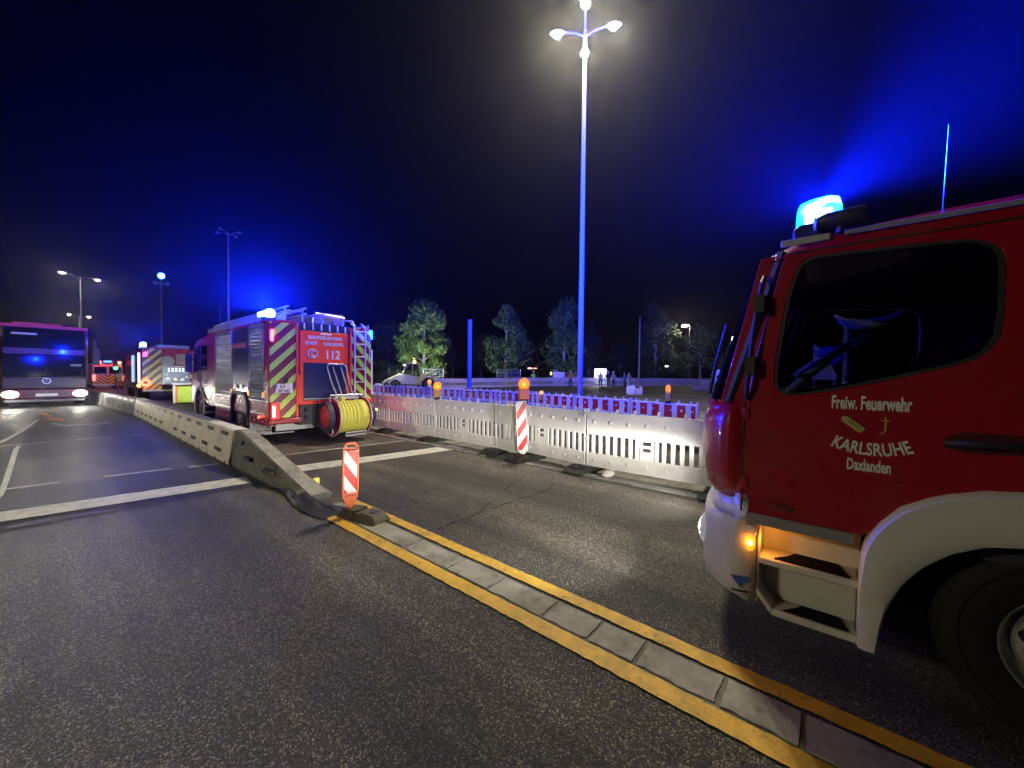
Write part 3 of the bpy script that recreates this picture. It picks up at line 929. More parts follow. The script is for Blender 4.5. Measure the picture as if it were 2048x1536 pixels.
mb = MB(); mb.box(.13, .19, -.045, .045, .06, .096); mb.build('grip_hole', BLACK, t)
mb = MB(); mb.cyl((-.18, -.1, .03), (-.18, .1, .03), .05); mb.build('grip_bar', BLACK, t)
# crumpled dark sheet between ramp and delineator
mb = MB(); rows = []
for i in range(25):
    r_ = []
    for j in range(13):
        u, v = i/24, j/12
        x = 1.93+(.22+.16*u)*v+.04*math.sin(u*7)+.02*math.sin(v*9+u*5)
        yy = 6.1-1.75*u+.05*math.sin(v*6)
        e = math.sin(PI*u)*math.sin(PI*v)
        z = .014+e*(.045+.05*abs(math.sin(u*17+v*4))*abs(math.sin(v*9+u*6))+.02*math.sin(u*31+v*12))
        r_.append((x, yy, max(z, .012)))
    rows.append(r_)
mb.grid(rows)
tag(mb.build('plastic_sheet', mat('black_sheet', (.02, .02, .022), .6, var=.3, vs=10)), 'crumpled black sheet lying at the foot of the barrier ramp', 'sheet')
p = at_ground(632, 956, .1)
mb = MB(); mb.obox((p.x, p.y, .05), .09, .06, .1, Matrix.Rotation(.5, 3, 'Z'))
tag(mb.build('reflector_block', emit('yellow_reflector_glow', (.9, .75, .15), .35, (.85, .72, .12)), bevel=.01), 'small yellow reflector block with a glow of its own beside the barrier ramp', 'reflector')  # no lamp: the block glows by itself in place of returned light

# ------------------------------------------------------------------ short pole behind the fences
t = thing('pole', 'short thick pole without a lamp behind the fences, beacon blue in its paint', 'pole', (11.85, 12.4, 0))
mb = MB(); mb.cyl((0, 0, 0), (0, 0, 4.02), .1, .098, 18); mb.build('shaft', mat('beacon_blue_pole', (.03, .06, .42), .45, var=.1), t)  # blue of the beacon light is put into the shaft colour
mb = MB(); mb.cyl((0, 0, 4.02), (0, 0, 4.06), .108, .1, 18); mb.build('cap', MATS['beacon_blue_pole'], t)
# ================================================================== parked fire engine (right)
O4 = (3.85, -3.0, 0)
eng = thing('fire_engine', 'red fire engine with white bumper and wheel arch parked beside the yellow lines', 'fire engine', O4)
def W(): return MB(O4)
SX = 2.70                                   # left side plane of the cab
WINDOW = [(.245, 1.565), (.20, 1.545), (-.05, 1.60), (-.30, 1.675), (-.47, 1.735), (-.53, 1.79), (-.56, 1.88), (-.56, 2.16), (-.545, 2.235), (-.49, 2.285), (-.40, 2.30), (.06, 2.325), (.15, 2.31), (.19, 2.25), (.235, 2.05), (.27, 1.75), (.275, 1.64), (.268, 1.59)]
def chaikin(P, n=2):
    for _ in range(n):
        P = [q for a, b in zip(P, P[1:]+P[:1]) for q in ((a[0]*.75+b[0]*.25, a[1]*.75+b[1]*.25), (a[0]*.25+b[0]*.75, a[1]*.25+b[1]*.75))]
    return P
WINDOW = chaikin(WINDOW, 1)
WC = (-.86, .47)                            # front wheel centre (y, z)
def arch(r, a0, a1, n=14, sq=1.):
    return [(WC[0]+r*math.cos(R(a0+(a1-a0)*k/n)), WC[1]+r*sq*math.sin(R(a0+(a1-a0)*k/n))) for k in range(n+1)]
# door skin
door_out = [(.42, .835), (.425, 1.2), (.41, 1.5), (.375, 1.75), (.255, 2.30), (.235, 2.355), (-.655, 2.355), (-.655, 1.15)]
ARCH_O = [(-.112, .27), (-.112, .62), (-.125, .78), (-.17, .90), (-.26, 1.02), (-.38, 1.10), (-.52, 1.15), (-.70, 1.175), (-.86, 1.18)]
ARCH_I = [(-.185, .27), (-.20, .40), (-.225, .53), (-.27, .65), (-.34, .76), (-.43, .85), (-.53, .91), (-.66, .94), (-.86, .95)]
mir = lambda L: L+[(2*WC[0]-y, z) for y, z in L[::-1]][1:]
door_out += [(y-.01, z-.015) for y, z in ARCH_O[::-1] if .84 < z and y > -.65]
door_out += [(-.12, .835)]
mb = W(); mb.prism(door_out, 0, SX, SX+.035, holes=[WINDOW])
door = mb.build('door', FIRE, eng, bevel=.006)
def lipped(outline, x0, x1, w):
    """frame ring just inside an outline"""
    cy = sum(p[0] for p in outline)/len(outline); cz = sum(p[1] for p in outline)/len(outline)
    inn = [(p[0]+(cy-p[0])*w/max(.05, math.hypot(p[0]-cy, p[1]-cz)), p[1]+(cz-p[1])*w/max(.05, math.hypot(p[0]-cy, p[1]-cz))) for p in outline]
    return inn
mb = W(); mb.prism(WINDOW, 0, SX-.004, SX+.03, holes=[lipped(WINDOW, 0, 0, .016)]); mb.build('window_seal', BLACK, door)
mb = W(); mb.prism(lipped(WINDOW, 0, 0, .012), 0, SX+.012, SX+.018); mb.build('window_pane', GLASS, door)
# low pressed line across the door and gap shadow line
mb = W(); mb.box(SX-.004, SX+.002, -.65, .40, 1.128, 1.136); mb.box(SX-.003, SX+.002, -.65, .40, 1.02, 1.024); mb.build('pressed_line', FIRE, door, bevel=.003)
mb = W(); mb.box(SX-.012, SX+.004, -.09, .40, .775, .838); mb.build('trim_strip', GREYP, door, bevel=.004)
mb = W(); mb.prism([(z, y) for y, z in ((.31, .925), (.18, .912), (.20, .888), (.30, .9))][::-1] if False else [(.31, .925), (.17, .915), (.19, .885), (.30, .895)], 0, SX-.012, SX+.004); mb.build('reflector_badge', mat('badge_chrome', (.4, .1, .1), .15, metal=.8), door, bevel=.004)
mb = W(); mb.box(SX-.002, SX+.03, .4215, .431, .84, 1.5); mb.build('door_gap', BLACK, door)
for zz in (.98, 1.40):
    mb = W(); mb.box(SX-.010, SX+.004, .395, .425, zz, zz+.07); mb.build('hinge', FIRE, door, bevel=.004)
# handle in a recessed cup
mb = W(); mb.prism([(-.40, 1.33), (-.40, 1.385), (-.46, 1.41), (-.63, 1.41), (-.645, 1.37), (-.63, 1.32), (-.46, 1.315)], 0, SX-.004, SX+.006); hc = mb.build('handle_cup', mat('handle_recess', (.05, .004, .006), .5), door)
mb = W(); mb.tube([(SX-.005, -.40, 1.352), (SX-.03, -.45, 1.358), (SX-.034, -.56, 1.36), (SX-.01, -.635, 1.36)], .016, 8); mb.build('handle', BLACK, door)
# lettering and emblems on the door (flat print, thin film)
tm = lambda y, z: frame_m((SX-.0025-O4[0], y-O4[1], z-O4[2]), (0, -1, 0), (0, 0, 1))
text_mesh('lettering', 'Freiw. Feuerwehr', .098, LETTER, door, tm(-.135, 1.492), .43, bold=.003)
text_mesh('lettering', 'KARLSRUHE', .090, LETTER, door, tm(-.142, 1.258), .67, arc=.40, bold=.002)
text_mesh('lettering', 'Daxlanden', .084, LETTER, door, tm(-.137, 1.175), .47, bold=.0025)
EMB = mat('emblem_yellow', (.46, .44, .12), .5, var=.1)
def em(yc, zc, pts, name, mt, rot=0., x=.0022):
    mb = W(); c, s = math.cos(rot), math.sin(rot)
    q = [(yc-(u*c-v*s), zc+(u*s+v*c)) for u, v in pts]
    mb.prism(q, 0, SX-x, SX+.001)
    return mb.build(name, mt, door, smooth=False)
em(-.072, 1.412, [(-.058, 0), (-.044, -.017), (.05, -.017), (.052, .017), (-.044, .017)], 'emblem_bar', EMB, R(-39))
mq = frame_m((SX-.0045-O4[0], -.075-O4[1], 1.4145-O4[2]-.006), (0, -math.cos(R(-39)), math.sin(R(-39))), (0, math.sin(R(-39)), math.cos(R(-39))))
text_mesh('emblem_letters', 'FIDELITAS', .017, mat('emblem_green', (.12, .13, .03), .6), door, mq, .85, depth=.001)
em(-.196, 1.412, [(-.0035, .045), (.0035, .045), (.005, .0), (.003, -.025), (-.008, -.04), (-.03, -.045), (-.012, -.034), (-.004, -.022), (-.003, .0)], 'emblem_sickle', mat('emblem_gold', (.42, .30, .16), .5))
em(-.196, 1.412, [(-.018, .030), (.018, .030), (.018, .025), (-.018, .025)], 'emblem_cross', MATS['emblem_gold'], 0, .003)

# side pillar panel between door and front, corner shell and front
def front_y(X, z):
    """front surface of the cab at lateral position X and height z"""
    u = abs(X-3.85)/1.14
    base = .80-.02*max(0, z-1.0) if z < 1.5 else .79-.30*(z-1.5)
    corner = .20*u**2 + .17*max(0, (u-.86)/.14)**2.2
    return base-corner
def shell(z0, z1, zs, name, mt, y_side, xin=.0, n=22, th=None, grow=0., u0=-1., u1=1.):
    mb = W(); rows = []
    for k in range(zs+1):
        z = z0+(z1-z0)*k/zs
        g = grow(z) if callable(grow) else grow
        row = []
        for i in range(n+1):
            u = u0+(u1-u0)*i/n
            uu = math.copysign(abs(u)**.8, u)
            X = 3.85+1.14*uu
            row.append((X, front_y(X, z)+g, z))
        a = [(SX+xin-.0, y_side, z)] if u0 <= -.99 else []
        b = [(2*3.85-SX-xin, y_side, z)] if u1 >= .99 else []
        rows.append(a+row+b)
    mb.grid(rows)
    return mb, rows
mb, _ = shell(.90, 1.505, 10, '', None, .425, grow=lambda z: -.05*max(0, (1.0-z)/.1)**2-.012*max(0, (z-1.44)/.06))
front = mb.build('front_panel', FIRE, eng)
md = front.modifiers.new('thick', 'SOLIDIFY'); md.thickness = .02; md.offset = 0
mb = W()
for k in range(4): mb.box(3.45, 4.25, front_y(3.85, 1.2)-.06, front_y(3.85, 1.2)+.006, .98+k*.1, 1.03+k*.1)
mb.build('grille_bars', BLACK, front, bevel=.006)
# bulging corner deflector
mb = W(); rows = []
for k in range(9):
    z = .955+.53*k/8; e = math.sin(PI*k/8)**.45
    rows.append([(SX+.03-.035*e, .432, z), (SX+.012-.05*e, .50, z), (SX+.05-.035*e, front_y(2.76, z)+.05*e, z), (SX+.17, front_y(2.86, z)+.05*e, z), (SX+.32, front_y(3.0, z)+.045*e, z), (SX+.40, front_y(3.1, z)+.006, z)])
mb.grid(rows)
cp = mb.build('corner_panel', FIRE, eng); cp.modifiers.new('s', 'SUBSURF').levels = 1
cp.modifiers['s'].render_levels = 2
# dark windscreen wrapping to the pillars
mb, rows = shell(1.505, 2.36, 8, '', None, .39, u0=-.97, u1=.97)
ws = mb.build('windscreen', GLASS, eng)
for sgn in (-1, 1):
    mb = W(); P0 = [(3.85+sgn*1.105, front_y(3.85+1.105, z)+.012, z) for z in (1.5, 1.8, 2.1, 2.38)]
    mb.tube(P0, .03, 8); mb.build('windscreen_pillar', BLACK, ws)
# red A pillar behind the screen edge (side plane)
mb = W(); mb.prism([(.405, 1.5), (.56, 1.5), (.49, 1.8), (.36, 2.36), (.245, 2.36), (.365, 1.78)], 0, SX+.03, SX+.07); mb.build('a_pillar', FIRE, eng, bevel=.006)
# grab rail in front of the door
mb = W(); mb.tube([(SX-.005, .335, 2.24), (SX-.05, .34, 2.20), (SX-.05, .375, 1.95), (SX-.05, .405, 1.60), (SX-.01, .41, 1.52)], .014, 8)
for zz, yy in ((2.08, .355), (1.72, .395)): mb.box(SX-.07, SX+.03, yy-.03, yy+.02, zz-.05, zz+.05)
mb.build('grab_rail', BLACK, eng)
# wiper and mirror arm on the screen
mb = W(); mb.tube([(3.0, front_y(3.0, 1.55)+.02, 1.54), (2.86, front_y(2.9, 1.75)+.04, 1.75), (2.84, front_y(2.9, 2.0)+.05, 2.0)], .012, 6); mb.build('wiper', BLACK, eng)
# roof: raised shell with gutter strip
mb = W(); rows = []
prof = [(SX, 2.345), (SX-.012, 2.39), (SX+.005, 2.44), (SX+.06, 2.475), (SX+.2, 2.50), (3.3, 2.525), (3.85, 2.53), (4.4, 2.525), (4.8, 2.50), (4.94, 2.475), (4.995, 2.44), (5.012, 2.39), (5.0, 2.345)]
for yy, dz, sh in ((-2.2, 0, 0), (-1.2, .0, 0), (-.4, -.005, 0), (.05, -.03, .0), (.20, -.06, .02), (.30, -.10, .05), (.36, -.14, .1)):
    row = []
    for X, z in prof:
        u = (X-3.85)/1.15
        row.append((3.85+(X-3.85)*(1-sh*.4), yy+.14*max(0, 1-u*u)*(1 if yy > 0 else 0), max(2.345 if yy < .3 else 2.33, z+dz*(1 if z > 2.36 else .1))))
    rows.append(row)
mb.grid(rows); roof = mb.build('roof', FIRE, eng)
mb = W(); mb.box(SX-.022, SX-.004, -2.2, -.02, 2.405, 2.43); mb.build('gutter_strip', GREYP, roof, bevel=.004)
mb = W(); mb.box(SX-.012, SX-.004, -2.2, .22, 2.352, 2.358); mb.build('roof_seam', BLACK, roof)
mb = W(); mb.box(SX-.016, SX+.0, .04, .26, 2.395, 2.432); mb.build('roof_edge_strip', mat('edge_strip', (.45, .45, .5), .3), roof, bevel=.004)
# beacon: base, cyan lens and LED core
def beacon4(X, strength, lit):
    b = W(); b.prism([(-.005, 2.46), (.205, 2.425), (.215, 2.50), (.18, 2.525), (.0, 2.53), (-.015, 2.5)], 0, X-.10, X+.14); base = b.build('beacon_base', mat('beacon_base_blue', (.02, .03, .12), .3), eng, bevel=.01)
    lens = W(); rows = []
    for k, (h, w) in enumerate(((.0, 1.), (.05, 1.), (.10, .97), (.135, .86), (.15, .6), (.153, .0))):
        ring = []
        for i in range(24):
            a = 2*PI*i/24
            c, s = math.cos(a), math.sin(a)
            e = .55
            ring.append((X+.02+.11*w*math.copysign(abs(c)**e, c), .098+.105*w*math.copysign(abs(s)**e, s), 2.528+h-.03*(.098+.1*s)))
        rows.append(ring+[ring[0]])
    lens.grid(rows)
    lens.build('beacon_lens', clear_lens('beacon_lens_lit', (.05, .62, 1.), (.0, .50, 1.), 2.2 if lit else .05, .4) if lit else clear_lens('beacon_lens_off', (.03, .12, .8), (0, .05, 1.), .05, .7), base)
    core = W(); 
    for k in range(4): core.box(X-.03, X+.07, .04, .16, 2.542+k*.02, 2.556+k*.02)
    core.build('led_core', emit('led_white_blue', (.72, .95, 1.), 60.) if lit else GREYP, base)
    if lit:
        lamp('POINT', 'beacon_light', eng, (X+.02-O4[0], .10-O4[1], 2.648), strength, BLUE, .03, shape=fan(.16, .008, 1.0, (.55, -.83), -.4, .3, .3) if X < 4 else fan(.18, .0016, .004, (.93, .37)))
        if X < 4:  # added spots that draw the blue lens glare in the haze
            for d_, sp_, e_ in (((-.2, -1., .70), 92, .9), ((.70, .45, .75), 96, .9)):
                lamp('SPOT', 'glare_spot', eng, (X+.02-O4[0], .10-O4[1], 2.66), GLARE_POWER*e_, BLUE, .03, R(sp_), 1., d_)
beacon4(2.86, B4_POWER, True); beacon4(4.74, B4R_POWER, True)
# searchlight and horn on the roof edge
mb = W(); mb.lathe([(.0, .0), (.045, .0), (.05, .02), (.045, .16), (.03, .2), (0, .2)], (SX+.02, -.10, 2.505), 1, 14); mb.cyl((SX+.02, 0, 2.43), (SX+.02, 0, 2.5), .02); sl = mb.build('searchlight', BLACK, eng)
mb = W(); mb.lathe([(.0, .0), (.03, .012), (.046, .0)], (SX+.02, .102, 2.505), 1, 14); mb.build('searchlight_glass', STEEL, sl)
mb = W(); mb.tube([(SX+.32, -.41, 2.5), (SX+.32, -.41, 2.55), (SX+.32, -.42, 2.98)], [.010, .003, .001], 8); mb.build('antenna', BLACK, eng)
# white bumper
BP = [(.29, -.10), (.305, -.05), (.34, .0), (.42, .018), (.62, .02), (.74, .012), (.785, -.01), (.80, -.05)]
mb = W(); rows = []
for z, g in BP:
    row = [(SX-.0+max(0, -g)*.3, .345, z)]
    for i in range(29):
        u = -1+2*i/28; uu = math.copysign(abs(u)**.62, u)
        X = 3.85+1.165*uu
        cu = abs(uu)
        yy = .775+g-.17*cu**2-.16*max(0, (cu-.84)/.16)**2.0
        row.append((X, yy, z))
    row.append((2*3.85-SX-max(0, -g)*.3, .345, z))
    rows.append(row)
mb.grid(rows)
bump = mb.build('bumper', WHITEP, eng); md = bump.modifiers.new('thick', 'SOLIDIFY'); md.thickness = .025; md.offset = -1
mb = W(); rows = []
for z, g in ((.79, -.03), (.83, -.055), (.94, -.065)):
    row = [(SX+.02, .455, z)]
    for i in range(29):
        u = -1+2*i/28; uu = math.copysign(abs(u)**.62, u); cu = abs(uu)
        row.append((3.85+1.145*uu, .775+g-.17*cu**2-.14*max(0, (cu-.84)/.16)**2.0, z))
    row.append((2*3.85-SX-.02, .455, z)); rows.append(row)
mb.grid(rows); nk = mb.build('bumper_top', WHITEP, bump); md = nk.modifiers.new('thick', 'SOLIDIFY'); md.thickness = .02; md.offset = -1
mb = W(); mb.prism([(.46, .405), (.365, .405), (.412, .335)] if False else [(.470, .435), (.375, .445), (.42, .375)], 0, SX-.024, SX+.004); mb.build('triangle_sticker', mat('sticker_blue', (.02, .09, .42), .4), bump)
mb = W(); mb.prism([(.465, .350), (.375, .358), (.375, .352), (.465, .343)], 0, SX-.024, SX+.004); mb.build('sticker_line', BLACK, bump)
# headlamps at the bumper corners
HL = clear_lens('headlamp_glass', (.9, .95, 1.), (1., .97, .9), .5, .3)
for sg in (-1, 1):
    X = 3.85+sg*.90
    yf = .775+.02-.17*.77**2-.02
    mb = W(); mb.sphere((X, yf-.01, .60), .115, 16, 10, (1.0, .5, .95)); hl = mb.build('headlight', HL, eng)
    mb = W(); mb.lathe([(.0, -.02), (.05, -.01), (.085, .03)], (X, yf-.005, .60), 1, 18); mb.build('reflector_bowl', STEEL, hl)
    mb = W(); mb.sphere((X, yf+.022, .60), .03, 10, 8); mb.build('bulb', emit('headlamp_bulb', (1., .95, .85), 120.), hl)
    mb = W(); mb.sphere((X+sg*.05, yf-.055, .745), .055, 12, 8, (1.0, .7, .9)); mb.build('front_indicator', emit('indicator_glow', (1., .30, .02), .8, (.9, .3, .05)), eng)
    lamp('SPOT', 'headlamp_beam', eng, (X-O4[0], yf+.10-O4[1], .60), H4_POWER, (1., .95, .83), .04, R(104), 1., (.22 if sg > 0 else .10, 1, -.06), lowbeam(-.01, .09, .27, .20))
# orange side marker with bracket
mb = W(); mb.sphere((SX-.03, .372, .665), .044, 14, 10, (.55, .62, 1.12)); mk = mb.build('side_marker', clear_lens('marker_lens', (1., .40, .03), (1., .33, .01), 1.6, .6), eng)
mb = W(); mb.sphere((SX-.034, .372, .665), .016, 8, 6); mb.build('marker_bulb', emit('marker_hot', (1., .72, .3), 30.), mk)
mb = W(); mb.box(SX-.014, SX+.01, .345, .40, .705, .765); mb.build('marker_bracket', WHITEP, mk, bevel=.006)
lamp('POINT', 'marker_light', eng, (SX+.03-O4[0], .30-O4[1], .68), .9, (1., .33, .04), .02)
# step well below the door
WH2 = mat('step_white', (.60, .60, .56), .45, var=.08, vs=4, dirt=((.2, .18, .15), 6., .35))
mb = W()
mb.box(SX+.20, SX+.23, -.13, .36, .29, .79)                 # back riser
mb.box(SX, SX+.20, -.115, .33, .545, .585)                  # upper tread shelf
mb.box(SX, SX+.20, -.115, .26, .255, .295)                  # lower tread shelf
mb.box(SX+.01, SX+.23, .33, .345, .30, .79)                 # front cheek
mb.box(SX+.14, SX+.20, -.115, .33, .30, .545)               # lower riser
mb.add([(SX, .26, .255), (SX, .345, .36), (SX+.2, .345, .36), (SX+.2, .26, .255), (SX, .26, .30), (SX, .335, .40), (SX+.2, .335, .40), (SX+.2, .26, .30)], [(0, 1, 2, 3), (7, 6, 5, 4), (0, 4, 5, 1), (3, 2, 6, 7)])
stp = mb.build('steps', WH2, eng, bevel=.012)
TREAD = mat('tread_rubber', (.006, .006, .007), .9, bump=.8, bs=160, var=.3, spec=.1)
for zz, y0, y1 in ((.586, -.085, .255), (.296, -.085, .205)):
    mb = W(); mb.prism([(SX+.018, y0), (SX+.018, y1), (SX+.10, y1-.06), (SX+.17, y1-.09), (SX+.17, y0+.05)], 2, zz, zz+.008); mb.build('step_tread', TREAD, stp)
# white wheel arch
mb = W()
outer = mir(ARCH_O)
inner = mir(ARCH_I)[::-1]
# band: outer edge proud, inner edge turned in
rows = []
n = len(outer)
def resample(L, n):
    d = [0]
    for a, b in zip(L[:-1], L[1:]): d.append(d[-1]+math.hypot(a[0]-b[0], a[1]-b[1]))
    out = []
    for k in range(n):
        s = d[-1]*k/(n-1)
        i = max(j for j in range(len(d)) if d[j] <= s+1e-9); i = min(i, len(L)-2)
        f = (s-d[i])/(d[i+1]-d[i])
        out.append((L[i][0]+(L[i+1][0]-L[i][0])*f, L[i][1]+(L[i+1][1]-L[i][1])*f))
    return out
oo = resample(outer, 48); ii = resample(inner[::-1], 48)
lerp2 = lambda a, b, t: (a[0]+(b[0]-a[0])*t, a[1]+(b[1]-a[1])*t)
for t_, X in ((0, SX+.06), (0, SX-.03), (.08, SX-.055), (.5, SX-.062), (.9, SX-.058), (1., SX-.045), (1., SX+.28)):
    rows.append([(X, *lerp2(a, b, t_)) for a, b in zip(oo, ii)])
mb.grid(rows)
mb.add([r[0] for r in rows], [tuple(range(7))]); mb.add([r[-1] for r in rows], [tuple(range(6, -1, -1))])
mb.build('wheel_arch', WHITEP, eng)
mb = W(); mb.lathe([(.56, .0), (.58, .35), (.56, .7)], (SX+.06, WC[0], WC[1]), 0, 24, PI/2-PI*.62, PI/2+PI*.62) if False else mb.box(SX+.30, SX+.9, -1.5, -.16, .25, 1.3); mb.build('wheel_well', BLACK, eng)
# wheels
def wheel(mb_f, parent, X, yc, zc, sgn, r=.47, w=.27, rim=.27, holes=8):
    mb = mb_f(); a = -sgn  # sgn -1: left wheel, outer face towards -x
    mb.lathe([(rim, 0), (rim+.02, -.012*1), (r-.05, -.0), (r-.012, .025), (r, .06), (r, w-.06), (r-.012, w-.025), (rim, w)], (X, yc, zc), 0, 40) if sgn < 0 else mb.lathe([(rim, 0), (rim+.02, .012), (r-.05, 0), (r-.012, -.025), (r, -.06), (r, -w+.06), (r-.012, -w+.025), (rim, -w)], (X, yc, zc), 0, 40)
    ty = mb.build('tyre', TYRE, parent)
    sx_ = X+(-.010 if sgn < 0 else .010)
    mb = mb_f()
    for rr in (rim+.045, r-.075): mb.torus((sx_+(.004 if sgn < 0 else -.004), yc, zc), rr, .006, Matrix.Rotation(PI/2, 3, 'Y'), 40, 6)
    mb.build('sidewall_rings', TYRE, ty)
    mb = mb_f()
    for k in range(44):
        a_ = 2*PI*k/44; mm_ = Matrix.Rotation(a_, 3, 'X')
        for q_, e_ in ((.08, .25), (.20, -.25)):
            o_c = mm_ @ Vector((0, r-.004, 0)); mb.obox((X+(q_ if sgn < 0 else -q_), yc+o_c.y, zc+o_c.z), .10, .012, .036, mm_ @ Matrix.Rotation(e_, 3, 'Y'))
    mb.build('tread_blocks', TYRE, ty, kind='stuff')
    s = 1 if sgn < 0 else -1
    mb = mb_f(); mb.lathe([(rim, s*.0), (rim-.01, s*.005), (rim-.018, s*.05), (rim-.05, s*.075), (rim-.06, s*.03), (rim*.55, s*.012), (rim*.5, s*.03), (rim*.33, s*.03), (rim*.33, s*-.02), (rim*.25, s*-.04), (0, s*-.045)], (X, yc, zc), 0, 40)
    rm = mb.build('rim', RIM, ty)
    mb = mb_f()
    for k in range(holes):
        a = 2*PI*k/holes+.2
        mb.lathe([(0, s*.004), (.030, s*.004), (.034, s*.03)], (X-s*.0, yc+rim*.645*math.cos(a), zc+rim*.645*math.sin(a)), 0, 14)
    mb.build('rim_holes', BLACK, rm)
    mb = mb_f()
    for k in range(10):
        a = 2*PI*k/10
        c = (X+s*.03, yc+rim*.42*math.cos(a), zc+rim*.42*math.sin(a))
        mb.cyl(c, (c[0]-s*.035, c[1], c[2]), .012, n=6)
    mb.build('wheel_nuts', STEEL, rm)
    return ty
wheel(W, eng, SX+.07, WC[0], WC[1], -1); wheel(W, eng, 4.93, WC[0], WC[1], 1)
wheel(W, eng, SX+.05, -4.7, WC[1], -1); wheel(W, eng, 4.95, -4.7, WC[1], 1)
# rear of the cab and equipment box (beyond the frame, still part of the vehicle)
CREW = [(-.665, .85), (-.665, 2.36), (-2.2, 2.36), (-2.2, .85), (-1.60, .85)]+arch(.70, 158, 84, 8)[1:]
mb = W(); mb.prism([(-.665, 1.165), (-.665, 2.352), (-2.2, 2.352), (-2.2, .85), (-1.58, .85)]+[q for q in arch(.70, 150, 90, 8)], 0, SX, SX+.035, holes=[[(-.85, 1.75), (-.85, 2.28), (-1.9, 2.28), (-1.9, 1.75)]]); crew = mb.build('crew_door', FIRE, eng, bevel=.006)
mb = W(); mb.prism([(-.85, 1.75), (-.85, 2.28), (-1.9, 2.28), (-1.9, 1.75)], 0, SX+.012, SX+.018); mb.build('window_pane', GLASS, crew)
mb = W(); mb.prism([(.42, .835), (.41, 1.5), (.235, 2.352), (-2.2, 2.352), (-2.2, .85), (-1.58, .85)]+arch(.70, 150, 24, 16)+[(-.1, .835)], 0, 4.965, 5.0, holes=[WINDOW]); rs = mb.build('right_side', FIRE, eng, bevel=.006)
mb = W(); mb.prism(lipped(WINDOW, 0, 0, .012), 0, 4.98, 4.986); mb.build('window_pane', GLASS, rs)
mb = W(); mb.box(2.62, 5.08, -7.2, -2.28, .75, 2.9); bx = mb.build('equipment_box', FIRE, eng, bevel=.03)
for k in range(3):
    sh = W()
    for i in range(26): sh.cyl((2.615, -2.5-k*1.55, 1.0+i*.066), (2.615, -3.85-k*1.55, 1.0+i*.066), .03, n=6)
    sh.build('roller_shutter', STEEL, bx)
mb = W(); mb.box(3.0, 4.7, -7.0, .2, .45, .8); mb.build('chassis', BLACK, eng)
# cab interior
mb = W(); mb.box(2.76, 4.94, -2.15, .35, .82, .88); mb.build('cab_floor', DARKIN, eng)
mb = W(); mb.box(2.76, 4.94, -2.2, -2.12, .85, 2.34); mb.build('cab_back', DARKIN, eng)
mb = W(); mb.prism([(.30, 1.05), (.62, 1.05), (.60, 1.50), (.50, 1.56), (.36, 1.52), (.30, 1.40)], 0, 2.80, 4.9); db = mb.build('dashboard', DARKIN, eng, bevel=.02)
mb = W(); mb.box(3.35, 3.55, .28, .30, 1.40, 1.47); mb.build('dash_display', emit('dash_glow', (.3, .5, 1.), .4), db)
mb = W(); mb.sphere((3.3, .33, 1.60), .012); 
for k in range(5): mb.sphere((3.3+.018*math.cos(k*1.257), .33, 1.60+.018*math.sin(k*1.257)), .011)
mb.build('yellow_ornament', emit('ornament_glow', (.9, .7, .1), .5), db)  # no lamp here: a glow is put into the ornament's colour
mx = Matrix.Rotation(R(-35), 3, 'X')
mb = W(); mb.torus((3.3, .03, 1.80), .22, .018, mx, 40, 8); mb.cyl(Vector((3.3, .03, 1.80)), Vector((3.3, .30, 1.50)), .03)
for k in range(3): mb.cyl(Vector((3.3, .03, 1.80)), Vector((3.3, .03, 1.80))+mx @ Vector((.21*math.cos(k*2.09+PI/2), .21*math.sin(k*2.09+PI/2), 0)), .014)
mb.build('steering_wheel', mat('wheel_grey', (.45, .46, .46), .35), eng)
for X in (3.25, 4.45):
    mb = W(); mb.box(X-.24, X+.24, -.75, -.25, 1.15, 1.32); st = mb.build('seat', DARKIN, eng, bevel=.05)
    mb = W(); mb.hexa([(X-.24, -.86, 1.3), (X+.24, -.86, 1.3), (X+.24, -.72, 1.3), (X-.24, -.72, 1.3)], [(X-.2, -1.0, 1.88), (X+.2, -1.0, 1.88), (X+.2, -.9, 1.88), (X-.2, -.9, 1.88)]); mb.build('backrest', DARKIN, st, bevel=.04)
    mb = W(); mb.hexa([(X-.12, -1.01, 1.9), (X+.12, -1.01, 1.9), (X+.12, -.92, 1.9), (X-.12, -.92, 1.9)], [(X-.1, -1.04, 2.08), (X+.1, -1.04, 2.08), (X+.1, -.95, 2.08), (X-.1, -.95, 2.08)]); mb.build('headrest', mat('headrest_grey', (.3, .3, .32), .7), st, bevel=.03)
# pale curved grab handle hanging inside under the roof
mb = W(); mb.tube([(4.1, .02, 2.17), (4.1, -.03, 2.115), (4.1, -.10, 2.085), (4.1, -.18, 2.075), (4.1, -.26, 2.085), (4.1, -.33, 2.115), (4.1, -.38, 2.17)], [.008, .03, .042, .046, .042, .03, .008], 10); mb.build('inner_grab_handle', mat('pale_handle', (.75, .76, .74), .4), eng)
# mirror on the far side
mb = W(); mb.box(5.02, 5.22, .45, .52, 1.6, 2.1); mb.tube([(5.0, .4, 2.2), (5.1, .48, 2.15), (5.12, .48, 2.0)], .015); mb.build('mirror', BLACK, eng, bevel=.03)
